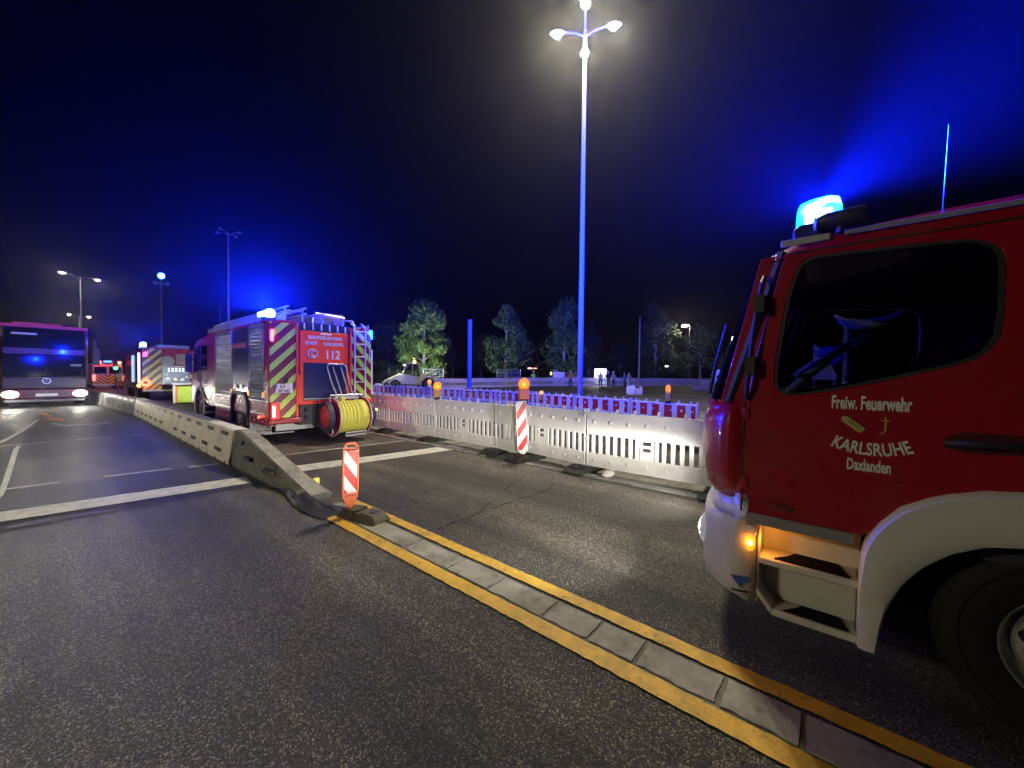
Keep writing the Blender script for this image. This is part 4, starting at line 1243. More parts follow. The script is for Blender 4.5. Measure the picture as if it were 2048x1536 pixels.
# ================================================================== fire engine ahead with the hose reel
O5 = (4.35, 9.7, 0)
e2 = thing('fire_engine', 'red fire engine with chevron rear, ladder and yellow hose reel', 'fire engine', O5)
def V(): return MB(O5)
XL, XR, YR, YC, YF = 3.1, 5.6, 9.7, 15.0, 17.35
ZB, ZT = .52, 2.86
CHL = stripes('chevron_left', 0, -1.0, .36, .47, (.46, .74, .10), (.20, .010, .028), offset=.0)
CHR = stripes('chevron_right', 0, 1.0, .36, .47, (.46, .74, .10), (.20, .010, .028), offset=.1)
SHUT = mat('shutter_alu', (.07, .075, .085), .3, metal=.6, var=.05, vs=2)
DARKP = mat('dark_panel', (.03, .035, .05), .3, var=.1)
SILL = mat('red_sill', (.34, .05, .045), .25, var=.1, vs=3, coat=.5)
# body box
mb = V(); mb.box(XL+.03, XR-.03, YR+.03, YC, ZB+.1, ZT); body = mb.build('body', FIRE, e2, bevel=.03)
mb = V(); mb.box(XL+.4, XR-.4, YR+.4, YF-.3, .45, .72); mb.build('chassis', BLACK, e2)
# left side: corner post, three roller shutters, dark centre panel
mb = V(); mb.box(XL, XL+.04, YR+.0, YR+.26, ZB+.1, ZT-.02); mb.build('corner_post', FIRE, body, bevel=.01)
def shutter(y0, y1, z0, z1, X=XL, sg=-1):
    mb = V(); n = int((z1-z0)/.085)
    rows = []
    prof = []
    for k in range(n):
        zc = z0+(k+.5)*(z1-z0)/n; h = (z1-z0)/n/2
        for t_ in (-1, -.5, 0, .5, .92):
            prof.append((zc+h*t_, .014*(1-t_*t_)))
    rows = [[(X+.016+sg*b, y, z) for z, b in prof] for y in (y0, y1)]
    mb.grid(rows)
    o = mb.build('roller_shutter', SHUT, body)
    mb = V()
    for y in (y0, y1): mb.box(min(X, X+.05), max(X, X+.05), y-.02, y+.02, z0-.02, z1+.02)
    mb.box(min(X, X+.05), max(X, X+.05), y0, y1, z1, z1+.05)
    mb.build('shutter_frame', GREYP, o)
    mb = V(); mb.cyl((X-.01, y0+.1, z0+.1), (X-.01, y1-.1, z0+.1), .012, n=8); mb.build('shutter_bar', STEEL, o)
    return o
shutter(YR+.32, YR+1.30, 1.02, ZT-.12)
shutter(YR+2.75, YR+4.35, .98, ZT-.12)
mb = V(); mb.box(XL+.01, XL+.05, YR+1.36, YR+2.7, 1.30, ZT-.10); mb.build('centre_locker', DARKP, body, bevel=.01)
mb = V(); mb.box(XL-.012, XL+.02, YR+1.5, YR+2.6, 2.28, 2.40); mb.build('reflective_band', mat('band_pink', (.5, .15, .14), .3), body)
# lower silver red sills
for y0, y1, z0 in ((YR+.03, YR+1.30, .42), (YR+2.85, YR+4.4, .36)):
    mb = V(); mb.box(XL+.015, XL+.05, y0, y1, z0, .97); sl = mb.build('side_locker', SILL, body, bevel=.02)
    mb = V(); mb.box(XL+.006, XL+.02, y0+.03, y1-.03, .68, .72); mb.build('locker_line', STEEL, sl)
    mb = V()
    for k in range(2): mb.sphere((XL+.01, y0+.35+k*.55, z0+.1), .022, 8, 6)
    mb.build('locker_studs', STEEL, sl)
    mb = V(); mb.box(XL-.02, XL+.05, y0, y1, .98, 1.01); mb.build('step_rail', STEEL, sl)
# rear wheel arch with square shoulders + wheels
yw = 11.82
mb = V()
o_ = [(yw-.72, .30), (yw-.70, .95), (yw-.52, 1.17), (yw+.52, 1.17), (yw+.70, .95), (yw+.72, .30)]
i_ = [(yw+.60, .30), (yw+.58, .90), (yw+.44, 1.06), (yw-.44, 1.06), (yw-.58, .90), (yw-.60, .30)]
mb.prism(o_+i_, 0, XL-.03, XL+.25); mb.build('rear_arch', BLACK, e2, bevel=.02)
mb = V(); mb.prism([(y, z) for y, z in i_][::-1], 0, XL+.2, XL+.24); mb.build('wheel_well', BLACK, e2)
mb = V(); mb.box(XL+.01, XL+.05, yw-.62, yw+.62, 1.18, 1.29); ap = mb.build('arch_panel', FIRE, body)
mb = V()
for k in (-1, 1): mb.box(XL-.02, XL+.03, yw+k*.25-.1, yw+k*.25+.1, 1.22, 1.36)
mb.build('grab_plates', WHITEP, ap)
wheel(V, e2, XL+.04, yw, .5, -1, .5, .56, .28); wheel(V, e2, XR-.04, yw, .5, 1, .5, .56, .28)
wheel(V, e2, XL+.06, 16.05, .5, -1, .5, .3, .28); wheel(V, e2, XR-.06, 16.05, .5, 1, .5, .3, .28)
mb = V(); mb.box(XL+.02, XL+.5, yw-.80, yw-.77, .10, .62); mb.build('mud_flap', mat('mud_flap_white', (.6, .6, .58), .6), e2)
# cab
CAB = [(YC+.02, .62), (YC+.02, 2.72), (YC+.35, 2.80), (YF-.75, 2.70), (YF-.38, 2.55), (YF-.1, 1.75), (YF, 1.55), (YF, .55), (16.72, .55), (16.66, .80), (16.48, 1.02), (16.05, 1.10), (15.62, 1.02), (15.44, .80), (15.38, .62)]
mb = V(); mb.prism(CAB, 0, XL+.05, XR-.05); cab = mb.build('cab', FIRE, e2, bevel=.05)
for y0, y1 in ((YC+.18, YC+.95), (YC+1.12, YF-.42)):
    for X, d in ((XL+.045, -.006), (XR-.045, .006)):
        mb = V(); mb.prism([(y0, 1.72), (y0, 2.50), (y1-.05, 2.50), (y1+.02, 1.62 if y1 > 16 else 1.72)], 0, min(X, X+d), max(X, X+d)); mb.build('side_window', glass('dark_glass', (.02, .025, .04), .97), cab)
mb = V(); mb.box(XL+.25, XR-.25, YF-.3, YF-.22, 1.8, 2.4); mb.build('windscreen', MATS['dark_glass'], cab)
for yy in (YC+1.04,): 
    mb = V(); mb.box(XL+.035, XL+.06, yy-.012, yy+.012, .75, 2.6); mb.build('door_gap', BLACK, cab)
mb = V(); mb.tube([(XL+.05, YC+1.1, 1.3), (XL+.0, YC+1.12, 1.35), (XL+.0, YC+1.12, 2.2), (XL+.05, YC+1.1, 2.25)], .016); mb.build('grab_rail', BLACK, cab)
mb = V(); mb.torus((XL+.03, 16.05, .55), .60, .045, Matrix.Rotation(PI/2, 3, 'Y'), 28, 8); mb.build('front_arch', WHITEP, cab)
mb = V()
for k in range(3): mb.box(XL-.0, XL+.2, YC+.08, YC+.36, .36+k*.2, .40+k*.2)
mb.build('cab_steps', WHITEP, cab)
mb = V(); mb.box(XL-.16, XL+.02, YF-.32, YF-.22, 1.65, 2.25); mb.tube([(XL+.05, YF-.3, 2.4), (XL-.1, YF-.27, 2.35), (XL-.1, YF-.27, 2.2)], .02); mb.build('mirror', BLACK, cab, bevel=.03)
for X in (XL+.42, XR-.42):
    mb = V(); mb.box(X-.16, X+.16, YF-.02, YF+.03, .72, .92); mb.build('headlight', emit('front_lamp', (1., .95, .85), 20.), cab, bevel=.03)
    lamp('SPOT', 'headlamp_beam', e2, (X-O5[0], YF+.15-O5[1], .82), 900., (1., .95, .82), .05, R(100), 1., (0, 1, -.04), lowbeam(.0, .10, .15, .1))
# rear face: chevron panels, rear flap, dark reel bay
mb = V(); mb.box(XL+.02, 3.68, YR, YR+.03, .62, ZT-.06); mb.build('chevron_panel', CHL, body)
mb = V(); mb.box(5.03, XR-.02, YR, YR+.03, .62, ZT-.06); mb.build('chevron_panel', CHR, body)
for X in (3.70, 5.00):
    mb = V(); mb.box(X-.025, X+.025, YR-.02, YR+.03, .62, ZT-.04); mb.build('rear_post', FIRE_ORANGE, body, bevel=.008)
mb = V(); mb.prism([(1.62, 3.76), (1.62, 4.94), (2.66, 4.94), (2.66, 3.76)], 1, YR-.015, YR+.03); flap = mb.build('rear_flap', FIRE_ORANGE, body, bevel=.01)
mb = V(); mb.box(3.73, 4.97, YR-.01, YR+.03, .90, 1.62); mb.build('lower_frame', FIRE_ORANGE, body, bevel=.01)
mb = V(); mb.box(3.84, 4.86, YR-.02, YR+.0, 1.0, 1.90); mb.build('reel_bay', mat('reel_bay_dark', (.015, .02, .08), .3), body)
mb = V(); mb.box(3.84, 4.86, YR-.03, YR+.0, 1.02, 1.04); mb.build('bay_rail', STEEL, body)
mb = V(); mb.box(3.74, 4.96, YR-.005, YR+.03, 2.66, 2.86); rb = mb.build('rear_light_bar', mat('bar_dark', (.03, .03, .06), .35), body)
for k in range(6):
    X = 3.86+k*.2
    mb = V(); mb.box(X-.014, X+.014, YR-.02, YR, 2.69, 2.84); mb.build('light_segment', WPLAST2, rb)
# printed lettering on the flap
TB = mat('letter_blue_white', (.62, .66, .85), .4)
fm = lambda x, z: frame_m((x-O5[0], YR-.0175-O5[1], z), (1, 0, 0), (0, 0, 1))
text_mesh('lettering', 'BERUFSFEUERWEHR', .115, TB, flap, fm(4.36, 2.475), .80, bold=.003)
text_mesh('lettering', 'STADT', .115, TB, flap, fm(4.02, 2.335), .80, bold=.003)
text_mesh('lettering', 'KARLSRUHE', .115, TB, flap, fm(4.55, 2.335), .80, bold=.003)
text_mesh('lettering', '112', .30, TB, flap, fm(4.53, 2.01), .85, bold=.008)
mb = V(); mb.torus((4.05, YR-.018, 2.12), .105, .012, Matrix.Rotation(PI/2, 3, 'X'), 24, 6)
mb.tube([(4.10, YR-.018, 2.18), (4.04, YR-.018, 2.17), (4.02, YR-.018, 2.12), (4.04, YR-.018, 2.065), (4.09, YR-.018, 2.055)], [.024, .015, .013, .015, .024], 6)
mb.build('phone_symbol', TB, flap)
mb = V(); mb.box(4.22, 4.5, YR-.022, YR-.015, 2.59, 2.63); mb.build('flap_catch', WPLAST2, flap, bevel=.006)
# registration plate
mb = V(); mb.box(3.24, 3.60, YR-.016, YR-.001, 1.19, 1.40); pl = mb.build('registration_plate', mat('plate_white', (.72, .73, .76), .4), body, bevel=.006)
pm = lambda x, z: frame_m((x-O5[0], YR-.018-O5[1], z), (1, 0, 0), (0, 0, 1))
BLK = mat('plate_black', (.015, .015, .02), .5)
text_mesh('plate_letters', 'KA', .10, BLK, pl, pm(3.385, 1.305), .85, bold=.002)
text_mesh('plate_letters', ':', .10, BLK, pl, pm(3.52, 1.305), .85, bold=.002)
text_mesh('plate_letters', 'BF 642', .10, BLK, pl, pm(3.42, 1.205), .85, bold=.002)
mb = V(); mb.box(3.245, 3.275, YR-.019, YR-.015, 1.295, 1.395); mb.build('plate_band', mat('plate_blue', (.03, .08, .5), .4), pl)
mb = V(); mb.lathe([(0, -.03), (.07, -.03), (.075, 0)], (3.43, YR-.0, 1.48), 1, 16, 0, PI); mb.build('plate_lamp', BLACK, pl)
# tail lamps
TLH = mat('tail_red', (.6, .02, .02), .3)
TLE = emit('tail_lit', (1., .05, .03), 9., (.7, .03, .03)); TLW = emit('tail_core', (1., .42, .30), 26.)
for X in (XL+.02, XR-.20):
    mb = V(); mb.box(X, X+.20, YR-.07, YR+.06, .58, .98); tl = mb.build('tail_lamp', TLH, e2, bevel=.02)
    mb = V(); mb.box(X+.05, X+.085, YR-.082, YR-.068, .65, .9); mb.build('light_rod', TLW, tl, bevel=.005)
    mb = V(); mb.box(X+.02, X+.125, YR-.074, YR-.064, .62, .94); mb.build('lens', emit('tail_lens', (1., .03, .02), 1.4, (.7, .03, .03)), tl)
    lamp('POINT', 'tail_light', e2, (X+.07-O5[0], -.2, .78), 2.5, (1., .04, .02), .05)
mb = V(); mb.sphere((XL-.03, YR+.5, .62), .035, 10, 8); mb.build('side_marker', emit('tail_marker', (1., .06, .04), 8.), e2)
mb = V(); mb.tube([(XL+.02, YR+.35, .58), (XL-.03, YR+.5, .60)], .015); mb.build('marker_arm', BLACK, e2)
mb = V(); mb.tube([(XR, YR+.05, .62), (XR+.12, YR-.0, .66)], .018); mb.build('marker_arm', BLACK, e2)
mb = V(); mb.sphere((XR+.15, YR-.0, .67), .032, 10, 8); mb.build('side_marker', emit('tail_marker_orange', (1., .25, .04), 10.), e2)
mb = V(); mb.box(XL+.05, XL+.10, YR-.03, YR+.02, 2.36, 2.62); mb.build('high_brake_light', emit('high_brake', (1., .05, .25), 14.), e2, bevel=.008)
mb = V(); mb.box(XL-.02, XL+.02, YR+.33, YR+.35, 1.1, 1.12)
for yy in (YR+.31, YR+1.33, YR+2.72, YR+4.38):
    mb.box(XL-.025, XL+.02, yy-.025, yy+.025, 1.08, 1.2)
mb.build('side_reflectors', emit('amber_reflector_glow', (1., .55, .1), .6), e2, kind='stuff')  # reflectors given a glow of their own in place of returned light
# underrun bar, tow bay, bumper
for a_, b_ in ((XL, 3.80), (4.95, XR)):
    mb = V(); mb.box(a_, b_, YR-.04, YR+.25, .48, .60); mb.build('rear_bumper', SILL, e2, bevel=.03)
mb = V(); mb.box(3.75, 4.98, YR-.02, YR+.3, .42, .90); tb = mb.build('tow_bay', BLACK, e2)
mb = V()
for z in (.78, .60): mb.lathe([(0, -.05), (.05, -.045), (.06, 0)], (3.90, YR-.03, z), 1, 14)
mb.build('coupling_caps', RUBBER, tb)
mb = V(); mb.box(XL+.25, XR-.25, YR+.3, YR+.36, .28, .44); mb.build('underrun_bar', WHITEP, e2, bevel=.01)
mb = V(); mb.tube([(3.15, YR+.45, .22), (3.15, YR+.45, .40), (3.78, YR+.42, .40), (3.78, YR+.42, .22), (3.15, YR+.45, .22)], .018, 8); mb.build('under_frame', WHITEP, e2)
# roof: gutters, boxes, ladder, mast
mb = V(); mb.box(XL+.02, XL+.07, YR+.1, YC, ZT-.02, ZT+.10); mb.box(XR-.07, XR-.02, YR+.1, YC, ZT-.02, ZT+.10); mb.box(XL+.02, XR-.02, YC-.05, YC, ZT, ZT+.1); gal = mb.build('roof_gallery', GREYP, e2, bevel=.015)
mb = V(); mb.box(XL+.15, XL+.75, YR+1.0, YC-.1, ZT, ZT+.24); mb.build('roof_box', mat('roof_box_grey', (.2, .21, .23), .4), e2, bevel=.03)
mb = V(); mb.box(4.55, 5.25, YR+.8, YR+3.6, ZT, ZT+.40); mb.build('roof_box', MATS['roof_box_grey'], e2, bevel=.05)
mb = V()
for X in (3.62, 4.02):
    mb.cyl((X, YR+.3, ZT+.38), (X, YC+.6, ZT+.38), .03, n=8); mb.cyl((X, YR+.3, ZT+.24), (X, YC+.6, ZT+.24), .03, n=8)
ld = mb.build('roof_ladder', STEEL, e2)
mb = V()
for k in range(16): mb.cyl((3.62, YR+.5+k*.33, ZT+.31), (4.02, YR+.5+k*.33, ZT+.31), .014, n=6)
for y in (YR+.5, YC-.3):
    for X in (3.62, 4.02): mb.cyl((X, y, ZT-.02), (X, y, ZT+.38), .02, n=6)
mb.build('ladder_rungs', STEEL, ld, kind='stuff')
mb = V(); mb.cyl((4.2, YR+.18, ZT+.26), (4.95, YR+.25, ZT+.22), .045); mb.build('suction_pipe', STEEL, e2)
mb = V(); mb.tube([(4.1, YR+.1, ZT-.02), (4.12, YR+.1, ZT+.14), (4.3, YR+.1, ZT+.16), (4.36, YR+.1, ZT+.02)], .018); mb.box(4.14, 4.32, YR+.1, YR+.13, ZT+.02, ZT+.12)
mb.tube([(4.85, YR+.1, ZT), (4.88, YR+.1, ZT+.15), (5.1, YR+.08, ZT+.16), (5.12, YR, ZT+.02)], .02); mb.box(4.4, 4.55, YR+.12, YR+.25, ZT, ZT+.13); mb.box(4.62, 4.82, YR+.12, YR+.25, ZT, ZT+.12)
mb.build('roof_handles', STEEL, e2)
# rear ladder
la = V()
for X in (5.07, 5.36): la.tube([(X, YR-.10, .95), (X, YR-.10, 2.86), (X, YR+.12, 2.98)], .022, 8)
lad = la.build('rear_ladder', mat('ladder_alu', (.5, .52, .55), .4, metal=.4), e2)
for k in range(6):
    mb = V(); mb.cyl((5.07, YR-.10, 1.1+k*.33), (5.36, YR-.10, 1.1+k*.33), .018, n=8); mb.build('rung', MATS['ladder_alu'], lad)
mb = V(); mb.tube([(5.50, YR-.02, 1.95), (5.50, YR-.07, 2.0), (5.50, YR-.07, 2.55), (5.50, YR-.02, 2.6)], .014); mb.build('grab_handle', STEEL, e2)
mb = V(); mb.box(XR-.01, XR+.03, YR+.0, YR+.03, 1.1, 2.3); mb.build('edge_reflector', WPLAST2, e2)
# beacons
def beacon5(X, y, lit, label='rear_beacon'):
    mb = V(); mb.box(X-.10, X+.10, y-.08, y+.2, ZT-.02, ZT+.03); b = mb.build('beacon_base', BLACK, e2)
    mb = V(); mb.sphere((X, y, ZT+.12), .115, 16, 10, (.9, 1., .9)); mb.box(X-.05, X+.05, y+.1, y+.62, ZT+.10, ZT+.19)
    mb.build('beacon_lens', emit('rear_beacon_hot', (.25, .85, 1.), 22.) if lit else clear_lens('beacon_lens_off', (.03, .12, .8), (0, .05, 1.), .05, .7), b)
    if lit: lamp('POINT', 'beacon_light', e2, (X-O5[0]-.16, y-O5[1]-.16, ZT+.20), lit, BLUE, .05, shape=fan(.12, .001, .9, (0, -1.), -.35, .35, .2))
beacon5(XL+.06, YR+.08, B5_POWER); 
mb = V(); mb.box(XR-.06, XR+.05, YR+.02, YR+.14, ZT-.28, ZT-.02); mb.build('corner_beacon', emit('corner_beacon_cyan', (.02, .55, 1.), 3.), e2, bevel=.03)
lamp('POINT', 'corner_beacon_light', e2, (XR+.12-O5[0], -.15, ZT-.15), 160., BLUE, .05, shape=fan(.4, .02, .2))
mb = V(); mb.box(XL+.25, XR-.25, YC+.35, YC+.75, 2.78, 2.98); mb.build('cab_beacon', clear_lens('cab_beacon_blue', (.01, .04, .9), (0, .02, 1.), .45, .8), e2, bevel=.04)
lamp('SPOT', 'ground_lamp', e2, (5.0-O5[0], -.10, .80), 90., (.55, .88, 1.), .04, R(52), .5, (.22, -.45, -1))
mb = V(); mb.box(4.94, 5.06, YR-.14, YR-.0, .82, .88); mb.build('ground_lamp_housing', BLACK, e2)
mb = V(); mb.tube([(XL+.3, YC-.2, ZT), (XL+.3, YC-.2, ZT+.9)], .012); mb.build('antenna', BLACK, e2)

# hose reel trailer hung on the back
hr = thing('hose_reel', 'wheeled hose reel wound with yellow hose hung on the fire engine', 'hose reel', (4.67, 9.22, 0))
OH = (4.67, 9.22, 0)
def Hh(): return MB(OH)
YH, ZH = 9.22, .62
RED = mat('reel_red', (.40, .03, .05), .4, var=.1)
for X, s in ((4.13, -1), (5.22, 1)):
    mb = Hh(); mb.lathe([(.24, s*.0), (.30, s*-.01), (.345, s*.03), (.345, s*-.09), (.24, s*-.10)], (X, YH, ZH), 0, 30); w = mb.build('wheel', mat('reel_tyre', (.025, .025, .06), .6), hr)
    mb = Hh(); mb.lathe([(.26, s*.0), (.20, s*.03), (.10, s*.035), (.05, s*.06), (0, s*.06)], (X, YH, ZH), 0, 30); mb.build('wheel_disc', RED, w)
    mb = Hh(); mb.torus((X, YH, ZH), .215, .008, Matrix.Rotation(PI/2, 3, 'Y'), 28, 6); mb.build('disc_rim', mat('disc_pink', (.6, .2, .3), .4), w)
for X in (4.30, 5.08):
    mb = Hh(); mb.lathe([(.10, -.012), (.45, -.012), (.46, 0), (.45, .012), (.10, .012)], (X, YH, ZH-.02), 0, 36); fl_ = mb.build('reel_flange', RED, hr)
    mb = Hh(); mb.torus((X, YH, ZH-.02), .455, .016, Matrix.Rotation(PI/2, 3, 'Y'), 40, 8); mb.build('flange_rim', mat('rim_light', (.55, .42, .5), .35, metal=.3), fl_)
HOSE = mat('yellow_hose', (.66, .62, .10), .6, var=.08, vs=12, bump=.2, bs=90)
mb = Hh()
for k in range(9):
    X = 4.345+k*.0865
    mb.torus((X, YH, ZH-.02), .345+random.uniform(-.008, .012), .047, Matrix.Rotation(PI/2, 3, 'Y'), 36, 10)
mb.lathe([(.31, -.37), (.31, .37)], (4.69, YH, ZH-.02), 0, 30)
hose = mb.build('hose', HOSE, hr)
mb = Hh(); rows = []
for k in range(15):
    a = R(130-10*k)
    rows.append([(X, YH-.40*math.cos(a)*1.0, ZH-.02+.40*math.sin(a)) for X in (4.86, 4.92, 4.99, 5.05)])
mb.grid(rows); o = mb.build('hose_band', HOSE, hose); md = o.modifiers.new('t', 'SOLIDIFY'); md.thickness = .03
mb = Hh(); mb.hexa([(4.44, YH-.12, .9), (4.56, YH-.12, .9), (4.56, YH+.06, .9), (4.44, YH+.06, .9)], [(4.48, YH-.1, 1.08), (4.58, YH-.1, 1.08), (4.58, YH, 1.08), (4.48, YH, 1.08)]); mb.build('hose_end', HOSE, hose, bevel=.02)
FRM = mat('reel_frame_alu', (.50, .50, .54), .4, metal=.4)
mb = Hh()
mb.tube([(4.28, YH-.02, ZH), (4.28, YH+.05, 1.0), (4.30, YH+.08, 1.12), (5.08, YH+.08, 1.12), (5.10, YH+.05, 1.0), (5.10, YH-.02, ZH)], .022, 8)
mb.tube([(4.28, YH, ZH), (4.26, YH-.12, .22), (4.26, YH-.05, .18)], .02, 8); mb.tube([(5.10, YH, ZH), (5.12, YH-.12, .26)], .02, 8)
mb.build('frame', FRM, hr)
mb = Hh(); mb.cyl((4.15, YH, ZH), (5.2, YH, ZH), .03); mb.build('axle', STEEL, hr)
mb = Hh()
mb.tube([(4.50, YH+.12, 1.06), (4.43, YH+.30, 1.40), (4.36, YH+.40, 1.80), (4.40, YH+.42, 1.88), (4.80, YH+.42, 1.88), (4.85, YH+.40, 1.80), (4.88, YH+.3, 1.4), (4.90, YH+.12, 1.06)], .019, 8)
mb.tube([(4.62, YH+.12, 1.06), (4.50, YH+.4, 1.82)], .016, 8); mb.tube([(4.80, YH+.12, 1.06), (4.70, YH+.4, 1.82)], .016, 8)
mb.build('handle', FRM, hr)
mb = Hh(); mb.box(4.40, 5.0, YH+.06, YH+.12, 1.02, 1.09); mb.build('cross_plate', FRM, hr)
mb = Hh(); mb.tube([(4.50, YH-.28, .16), (4.50, YH-.28, .23), (5.02, YH-.28, .24), (5.02, YH-.28, .17), (4.50, YH-.28, .16)], .02, 8); mb.build('foot_bar', WHITEP, hr)
# ================================================================== third engine with pump panel
O6 = (4.45, 29.8, 0)
e3 = thing('fire_engine', 'far fire engine with open pump panel and pale chevrons at its rear', 'fire engine', O6)
def U(): return MB(O6)
XL6, XR6, YR6 = 3.2, 5.7, 29.8
CH6 = stripes('chevron_far', 0, -1.0, .46, .5, (.62, .62, .30), (.07, .05, .12), offset=.1)
CH6B = stripes('chevron_far_low', 0, -1.0, .30, .5, (.85, .72, .05), (.6, .05, .03), offset=.1)
CH6R = stripes('chevron_far_right', 0, 1.0, .46, .5, (.62, .62, .30), (.07, .05, .12), offset=.1)
mb = U(); mb.box(XL6, XR6, YR6+.03, YR6+5.6, .6, 3.0); b6 = mb.build('body', FIRE, e3, bevel=.05)
mb = U(); mb.prism([(YR6+5.6, .6), (YR6+5.6, 2.8), (YR6+7.0, 2.75), (YR6+7.5, 1.7), (YR6+7.5, .6)], 0, XL6+.05, XR6-.05); mb.build('cab', FIRE, e3, bevel=.05)
mb = U(); mb.box(XL6+.06, 4.05, YR6, YR6+.03, .95, 2.95); mb.build('chevron_panel', CH6, b6)
mb = U(); mb.box(XL6+.06, 4.05, YR6-.004, YR6+.03, .62, .95); mb.build('chevron_foot', CH6B, b6)
mb = U(); mb.box(5.35, XR6-.02, YR6, YR6+.03, .95, 2.6); mb.build('chevron_panel', CH6R, b6)
PUMP = mat('pump_blue_grey', (.20, .26, .40), .3, metal=.3, var=.3, vs=4)
mb = U(); mb.box(4.08, 5.32, YR6-.02, YR6+.02, .98, 1.95); pp = mb.build('pump_panel', PUMP, b6, bevel=.02)
mb = U()
for i in range(5):
    for j in range(2): mb.cyl((4.38+i*.16, YR6-.03, 1.82-j*.13), (4.38+i*.16, YR6-.06, 1.82-j*.13), .045, n=10)
mb.build('gauges', emit('gauge_glow', (.75, .85, 1.), 1.6), pp, kind='stuff')
for i, (x, z, r) in enumerate(((4.30, 1.25, .10), (4.62, 1.2, .13), (4.95, 1.2, .13), (5.18, 1.35, .08), (4.25, 1.5, .07), (5.15, 1.6, .07))):
    mb = U(); mb.lathe([(0, -.12), (r*.7, -.12), (r, -.05), (r, 0)], (x, YR6-.02, z), 1, 16); mb.build('outlet', STEEL, pp)
mb = U(); mb.lathe([(.0, -.1), (.30, -.1), (.32, 0)], (4.32, YR6-.0, 2.25), 1, 22); mb.build('hose_drum', mat('drum_blue', (.3, .38, .5), .35), b6)
mb = U(); mb.box(4.7, 5.3, YR6-.04, YR6, 2.05, 2.7); mb.build('upper_locker', mat('locker_violet', (.30, .26, .36), .5), b6)
mb = U(); mb.box(4.05, 5.35, YR6-.15, YR6, .90, .97); mb.box(4.05, 5.35, YR6-.05, YR6, 1.95, 1.99); mb.build('pump_frame', STEEL, b6)
mb = U(); mb.box(XL6+.05, 4.7, YR6-.1, YR6+.1, .52, .62); mb.build('rear_bumper', WHITEP, e3)
mb = U(); mb.box(4.2, 5.4, YR6, YR6+.4, .35, .85); mb.build('tow_bay', BLACK, e3)
mb = U(); mb.box(XL6-.04, XL6+.0, YR6+.5, YR6+.95, 1.0, 2.72); mb.build('scene_light_strip', emit('scene_strip', (.72, .9, 1.), 1.5), b6)
mb = U(); mb.box(XL6-.04, XL6+.0, YR6+2.8, YR6+3.6, 1.0, 2.62); mb.build('scene_light_strip', emit('scene_strip2', (.5, .75, 1.), .9), b6)
mb = U(); mb.box(XL6+.1, XL6+.25, YR6-.05, YR6+.02, 2.5, 2.72); mb.build('high_brake_light', emit('far_brake', (1., .03, .2), 14.), b6)
mb = U(); mb.torus((XL6+.18, YR6-.04, 1.02), .16, .06, Matrix.Rotation(PI/2, 3, 'X'), 18, 8); mb.build('tail_lamp', emit('far_tail', (1., .12, .05), 6.), e3)
mb = U(); mb.sphere((XL6-.05, YR6+.3, .85), .10, 10, 8); mb.build('side_marker', emit('far_marker', (1., .2, .05), 12.), e3)
mb = U(); mb.cyl((XL6+.12, YR6+.2, 2.98), (XL6+.12, YR6+.2, 3.06), .12); b_ = mb.build('beacon_base', BLACK, e3)
mb = U(); mb.lathe([(.13, 0), (.14, .14), (.09, .22), (0, .24)], (XL6+.12, YR6+.2, 3.06), 2, 14); mb.build('beacon_lens', emit('far_beacon', (.25, .85, 1.), 22.), b_)
lamp('POINT', 'beacon_light', e3, (XL6-.05-O6[0], -.1, 3.4), 1500., BLUE, .08, shape=fan(.16, .005, 2.4, (0, -1.), -.35, .35, .3))
mb = U(); mb.cyl((XL6+.6, YR6+5.4, 2.9), (XL6+.6, YR6+5.4, 3.1), .1); mb.sphere((XL6+.6, YR6+5.4, 3.2), .12); mb.build('front_beacon', emit('far_beacon_dim', (.2, .5, 1.), 2.), e3)
mb = U(); mb.box(4.0, 5.4, YR6+.3, YR6+4.8, 3.0, 3.22); mb.build('roof_box', GREYP, e3, bevel=.04)
wheel(U, e3, XL6+.06, YR6+1.9, .5, -1, .5, .5, .28); wheel(U, e3, XR6-.06, YR6+1.9, .5, 1, .5, .5, .28)
wheel(U, e3, XL6+.06, YR6+6.3, .5, -1, .5, .3, .28); wheel(U, e3, XR6-.06, YR6+6.3, .5, 1, .5, .3, .28)
# yellow-green equipment box standing on the road
t = thing('equipment_case', 'lime green case with white end standing behind the pump panel engine', 'case', (4.35, 25.7, 0), -.15)
mb = MB(); mb.box(-.32, .32, -.3, .3, .08, .92); mb.build('case_body', mat('lime_case', (.48, .72, .05), .5), t, bevel=.04)
mb = MB(); mb.box(-.42, -.32, -.32, .32, .05, .98); mb.build('white_end', WPLAST2, t, bevel=.02)
mb = MB(); mb.box(-.30, -.24, -.31, -.30, .1, .9); mb.build('orange_edge', ORANGE, t)
mb = MB(); mb.box(.32, .42, -.1, .1, .35, .55); mb.build('latch', BLACK, t)
